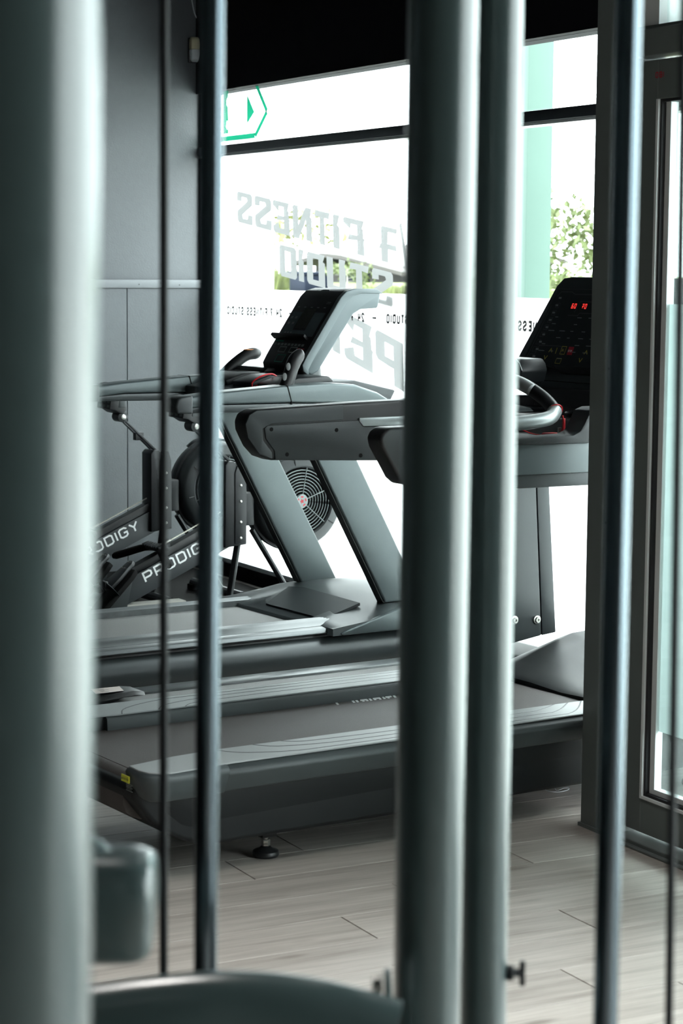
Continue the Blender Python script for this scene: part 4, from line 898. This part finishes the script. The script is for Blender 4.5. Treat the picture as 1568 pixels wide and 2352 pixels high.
# base and top beams, both out of the picture
g = G(); g.bb(-.32, -.06, -.65, .85, .0, .07); g.obj('base_rail', 'paint', CM, bevel=.01)
g = G(); g.bb(.03, .36, .1, .85, .0, .07); g.obj('base_rail', 'paint', CM, bevel=.01)
g = G(); g.bb(-.24, -.02, .42, .68, .0, .25); g.bb(.2, .36, .2, .4, .06, .25); g.obj('stack_base', 'paint', CM, bevel=.01)
g = G(); g.bb(-.30, .36, .2, .75, 2.3, 2.38); g.obj('top_beam', 'paint', CM, bevel=.01)
g = G(); g.bb(-.26, -.06, -.58, .2, 2.3, 2.38); g.obj('top_beam', 'paint', CM, bevel=.01)
# curved cross member
P = smooth_path([(-.40, .30, .820), (-.30, .30, .836), (-.224, .30, .848), (-.165, .30, .857), (-.11, .30, .862), (-.07, .30, .8615), (-.03, .30, .857), (.01, .30, .848), (.036, .30, .8405), (.047, .30, .837)], 5)
g = G(); g.tube(P, .030, 24, sq=1.4); g.obj('cross_member', 'paint', CM)
g = G(); g.bb(.046, .053, .34, .47, .70, .853); br = g.obj('bracket', 'paint', CM, bevel=.004)
g = G(); g.lathe([(.009, -.002), (.010, -.003), (.010, -.010), (.007, -.012)], (.046, .44, .845), 'x', 8); g.obj('bolt', 'bolt', br, bevel=.001)
g = G(); g.lathe([(.009, 0), (.009, .008), (.005, .009), (.005, .018)], (.182, .64, .790), 'x', 8); g.bb(.197, .203, .636, .644, .776, .803); g.obj('wing_bolt', 'rower', CM, bevel=.001)
# rounded pulley housing behind the left post
rings = []
for x, k in ((-.29, 1), (-.178, 1), (-.168, .99), (-.160, .96), (-.1545, .91), (-.151, .84), (-.1495, .74)):
    ring = []
    for i in range(48):
        a = 2*PI*i/48; c, s_ = math.cos(a), math.sin(a)
        hz = .0455*k*math.copysign(abs(s_)**.55, s_)
        ring.append((x-.07*max(0, -hz)*(x > -.2), .10+.042*k*math.copysign(abs(c)**.55, c), 1.029+hz))
    rings.append(ring)
g = G(); g.loft(rings); ph = g.obj('pulley_housing', 'paint', CM, ang=50)
g = G(); g.tube(smooth_path([(-.25, .10, 1.076), (-.215, .10, 1.077), (-.203, .10, 1.073), (-.192, .10, 1.062)], 4), .0125, 14); g.obj('housing_lug', 'paint', ph)

# ================================================================== OUTSIDE
gd = struct('ground'); g = G(); g.bb(-70, 20, YW+.12, 60, -.15, -.05); g.obj('paving', 'ground', gd)
tc_ = thing('teal_column', 'teal green steel column standing just outside the window', 'column', (-10.18, 6.5, -.05))
g = G(); g.bb(-.085, .015, -.06, .08, 0, 4.2); g.obj('column_shaft', 'teal_shaded', tc_, bevel=.004)
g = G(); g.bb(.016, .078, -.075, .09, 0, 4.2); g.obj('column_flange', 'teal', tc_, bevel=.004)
g = G(); g.bb(-.10, .10, -.1, .11, 0, .02); g.obj('column_base', 'teal', tc_)
wc = thing('white_post', 'white square post outside, leftmost thing seen through the window', 'column', (-15.13, 7.0, -.05))
g = G(); g.bb(-.22, .22, -.2, .2, 0, 2.55); g.obj('post_shaft', 'white_paint', wc, bevel=.01)
g = G(); g.bb(-.26, .26, -.24, .24, 2.55, 2.6); g.obj('post_cap', 'white_paint', wc, bevel=.01)
# grassy bank
bk = struct('grass_bank')

rings = []
for x in range(-46, -9, 3):
    rings.append([(x, 11.5, -.1), (x, 13, .9+.1*math.sin(x)), (x, 14.5, 1.28+.05*math.sin(x*1.7)), (x, 18, 1.33), (x, 30, 1.35), (x, 30, -.1)])
g = G(); g.loft(rings); g.obj('turf', 'grass', bk)
def tufts(nm, label, cat, x0, x1, y0, y1, z, hgt, n, m='grass'):
    g = G()
    for _ in range(n):
        x, y = random.uniform(x0, x1), random.uniform(y0, y1); h = hgt*random.uniform(.5, 1); a = random.uniform(0, PI); w = .02; lx, ly = random.uniform(-.25, .25)*h, random.uniform(-.25, .25)*h
        dx, dy = w*math.cos(a), w*math.sin(a)
        g.face([(x-dx, y-dy, z), (x+dx, y+dy, z), (x+lx, y+ly, z+h)])
    o = g.obj(nm, m); o['kind'] = 'stuff'; o['label'] = label; o['category'] = cat
tufts('ornamental_grass', 'tall pale green grass on the bank beside the white post', 'grass', -30.2, -28.6, 13.4, 14.4, 1.15, .42, 1800)
tufts('hedge_grass', 'bright green tuft of grass low on the bank, right of the shed', 'grass', -25.7, -24.7, 13.6, 14.3, 1.15, .16, 700)
def tree(label, loc, h, cr, seed, m, nl, ls, group='trees outside the window', bare=.5):
    rnd = random.Random(seed)
    t = thing('tree', label, 'tree', loc, 0, group)
    g = G(); g.tube(smooth_path([(0, 0, 0), (.03*h, 0, h*.3), (-.01*h, .02*h, h*.6), (.02*h, 0, h*.9)]), [.022*h*(1-.06*i) for i in range(13)], 8); tk = g.obj('trunk', 'bark', t)
    tips = []
    for k in range(9):
        a = rnd.uniform(0, 2*PI); z = h*rnd.uniform(.35, .8); r = cr*rnd.uniform(.5, 1)
        e = (r*math.cos(a), r*math.sin(a), z+h*rnd.uniform(.05, .25)); tips.append(e)
        g = G(); g.tube(smooth_path([(0, 0, z), (e[0]*.5, e[1]*.5, z+(e[2]-z)*.35), e]), [.008*h*(1-.09*i) for i in range(9)], 6); g.obj('branch', 'bark', tk)
    g = G()
    for _ in range(nl):
        e = rnd.choice(tips); c = Vector((e[0]+rnd.gauss(0, cr*.28), e[1]+rnd.gauss(0, cr*.28), e[2]+rnd.gauss(0, h*.09)))
        s = ls*rnd.uniform(.5, 1); u = Vector((rnd.gauss(0, 1), rnd.gauss(0, 1), rnd.gauss(0, 1))).normalized(); v = u.orthogonal().normalized()
        g.face([c-u*s, c+v*s*.5, c+u*s, c-v*s*.5])
    g.obj('foliage', m, t, kind='stuff')
tree('bushy spring tree with a pale trunk, seen right of the teal column', (-17.9, 12.0, 0), 1.98, .62, 3, 'leaf', 2800, .06)
tree('low yellow green tree far behind the first slanted window letters', (-32.3, 15.5, 1.3), 1.15, .9, 5, 'leaf_pale', 420, .09)
tree('thin pale tree beside the white post outside', (-34.6, 16.0, 1.3), 2.1, .5, 8, 'leaf_pale', 110, .07)
tree('round leafy bush in front of the brown roofed shed', (-26.75, 14.05, 1.2), .36, .3, 11, 'leaf', 380, .045)
sh = thing('shed', 'low dark shed with a brown sloping roof behind the window lettering', 'building', (-28.1, 14.9, 1.2))
g = G(); g.bb(-1.3, 1.75, 0, 1.6, -.1, .34); g.obj('wall', 'house', sh)
g = G(); g.prism([(-1.55, .40), (-.55, .535), (.1, .50), (1.95, .27), (1.95, .215), (.1, .44), (-.55, .475), (-1.55, .34)], 'y', -.3, 1.9); g.obj('roof', 'roof', sh)
g = G(); g.bb(-.3, .45, -.02, .02, -.08, .28); g.obj('door', 'car', sh)
hs_ = thing('far_house', 'long dark roofed house on the skyline beyond the shed', 'building', (-32.0, 18, 1.3))
g = G(); g.bb(-2.0, 1.3, 0, 2, -.2, .30); g.obj('wall', 'house', hs_)
g = G(); g.prism([(-.3, .30), (-.3, .36), (.5, .62), (1.3, .62), (2.2, .36), (2.2, .30)], 'x', -2.3, 1.6); g.obj('roof', 'roof', hs_)
bx_ = thing('car_stand_in', 'dark blue lidded box standing in for a parked car, in front of the shed', 'box', (-27.72, 13.95, 1.17))  # plain box stands in for a half-hidden dark blue car
g = G(); g.bb(-.26, .26, -.2, .2, .0, .24); g.obj('body', 'car', bx_, bevel=.02)
g = G(); g.bb(-.29, .29, -.23, .23, .241, .29); g.obj('lid', 'car', bx_, bevel=.02)
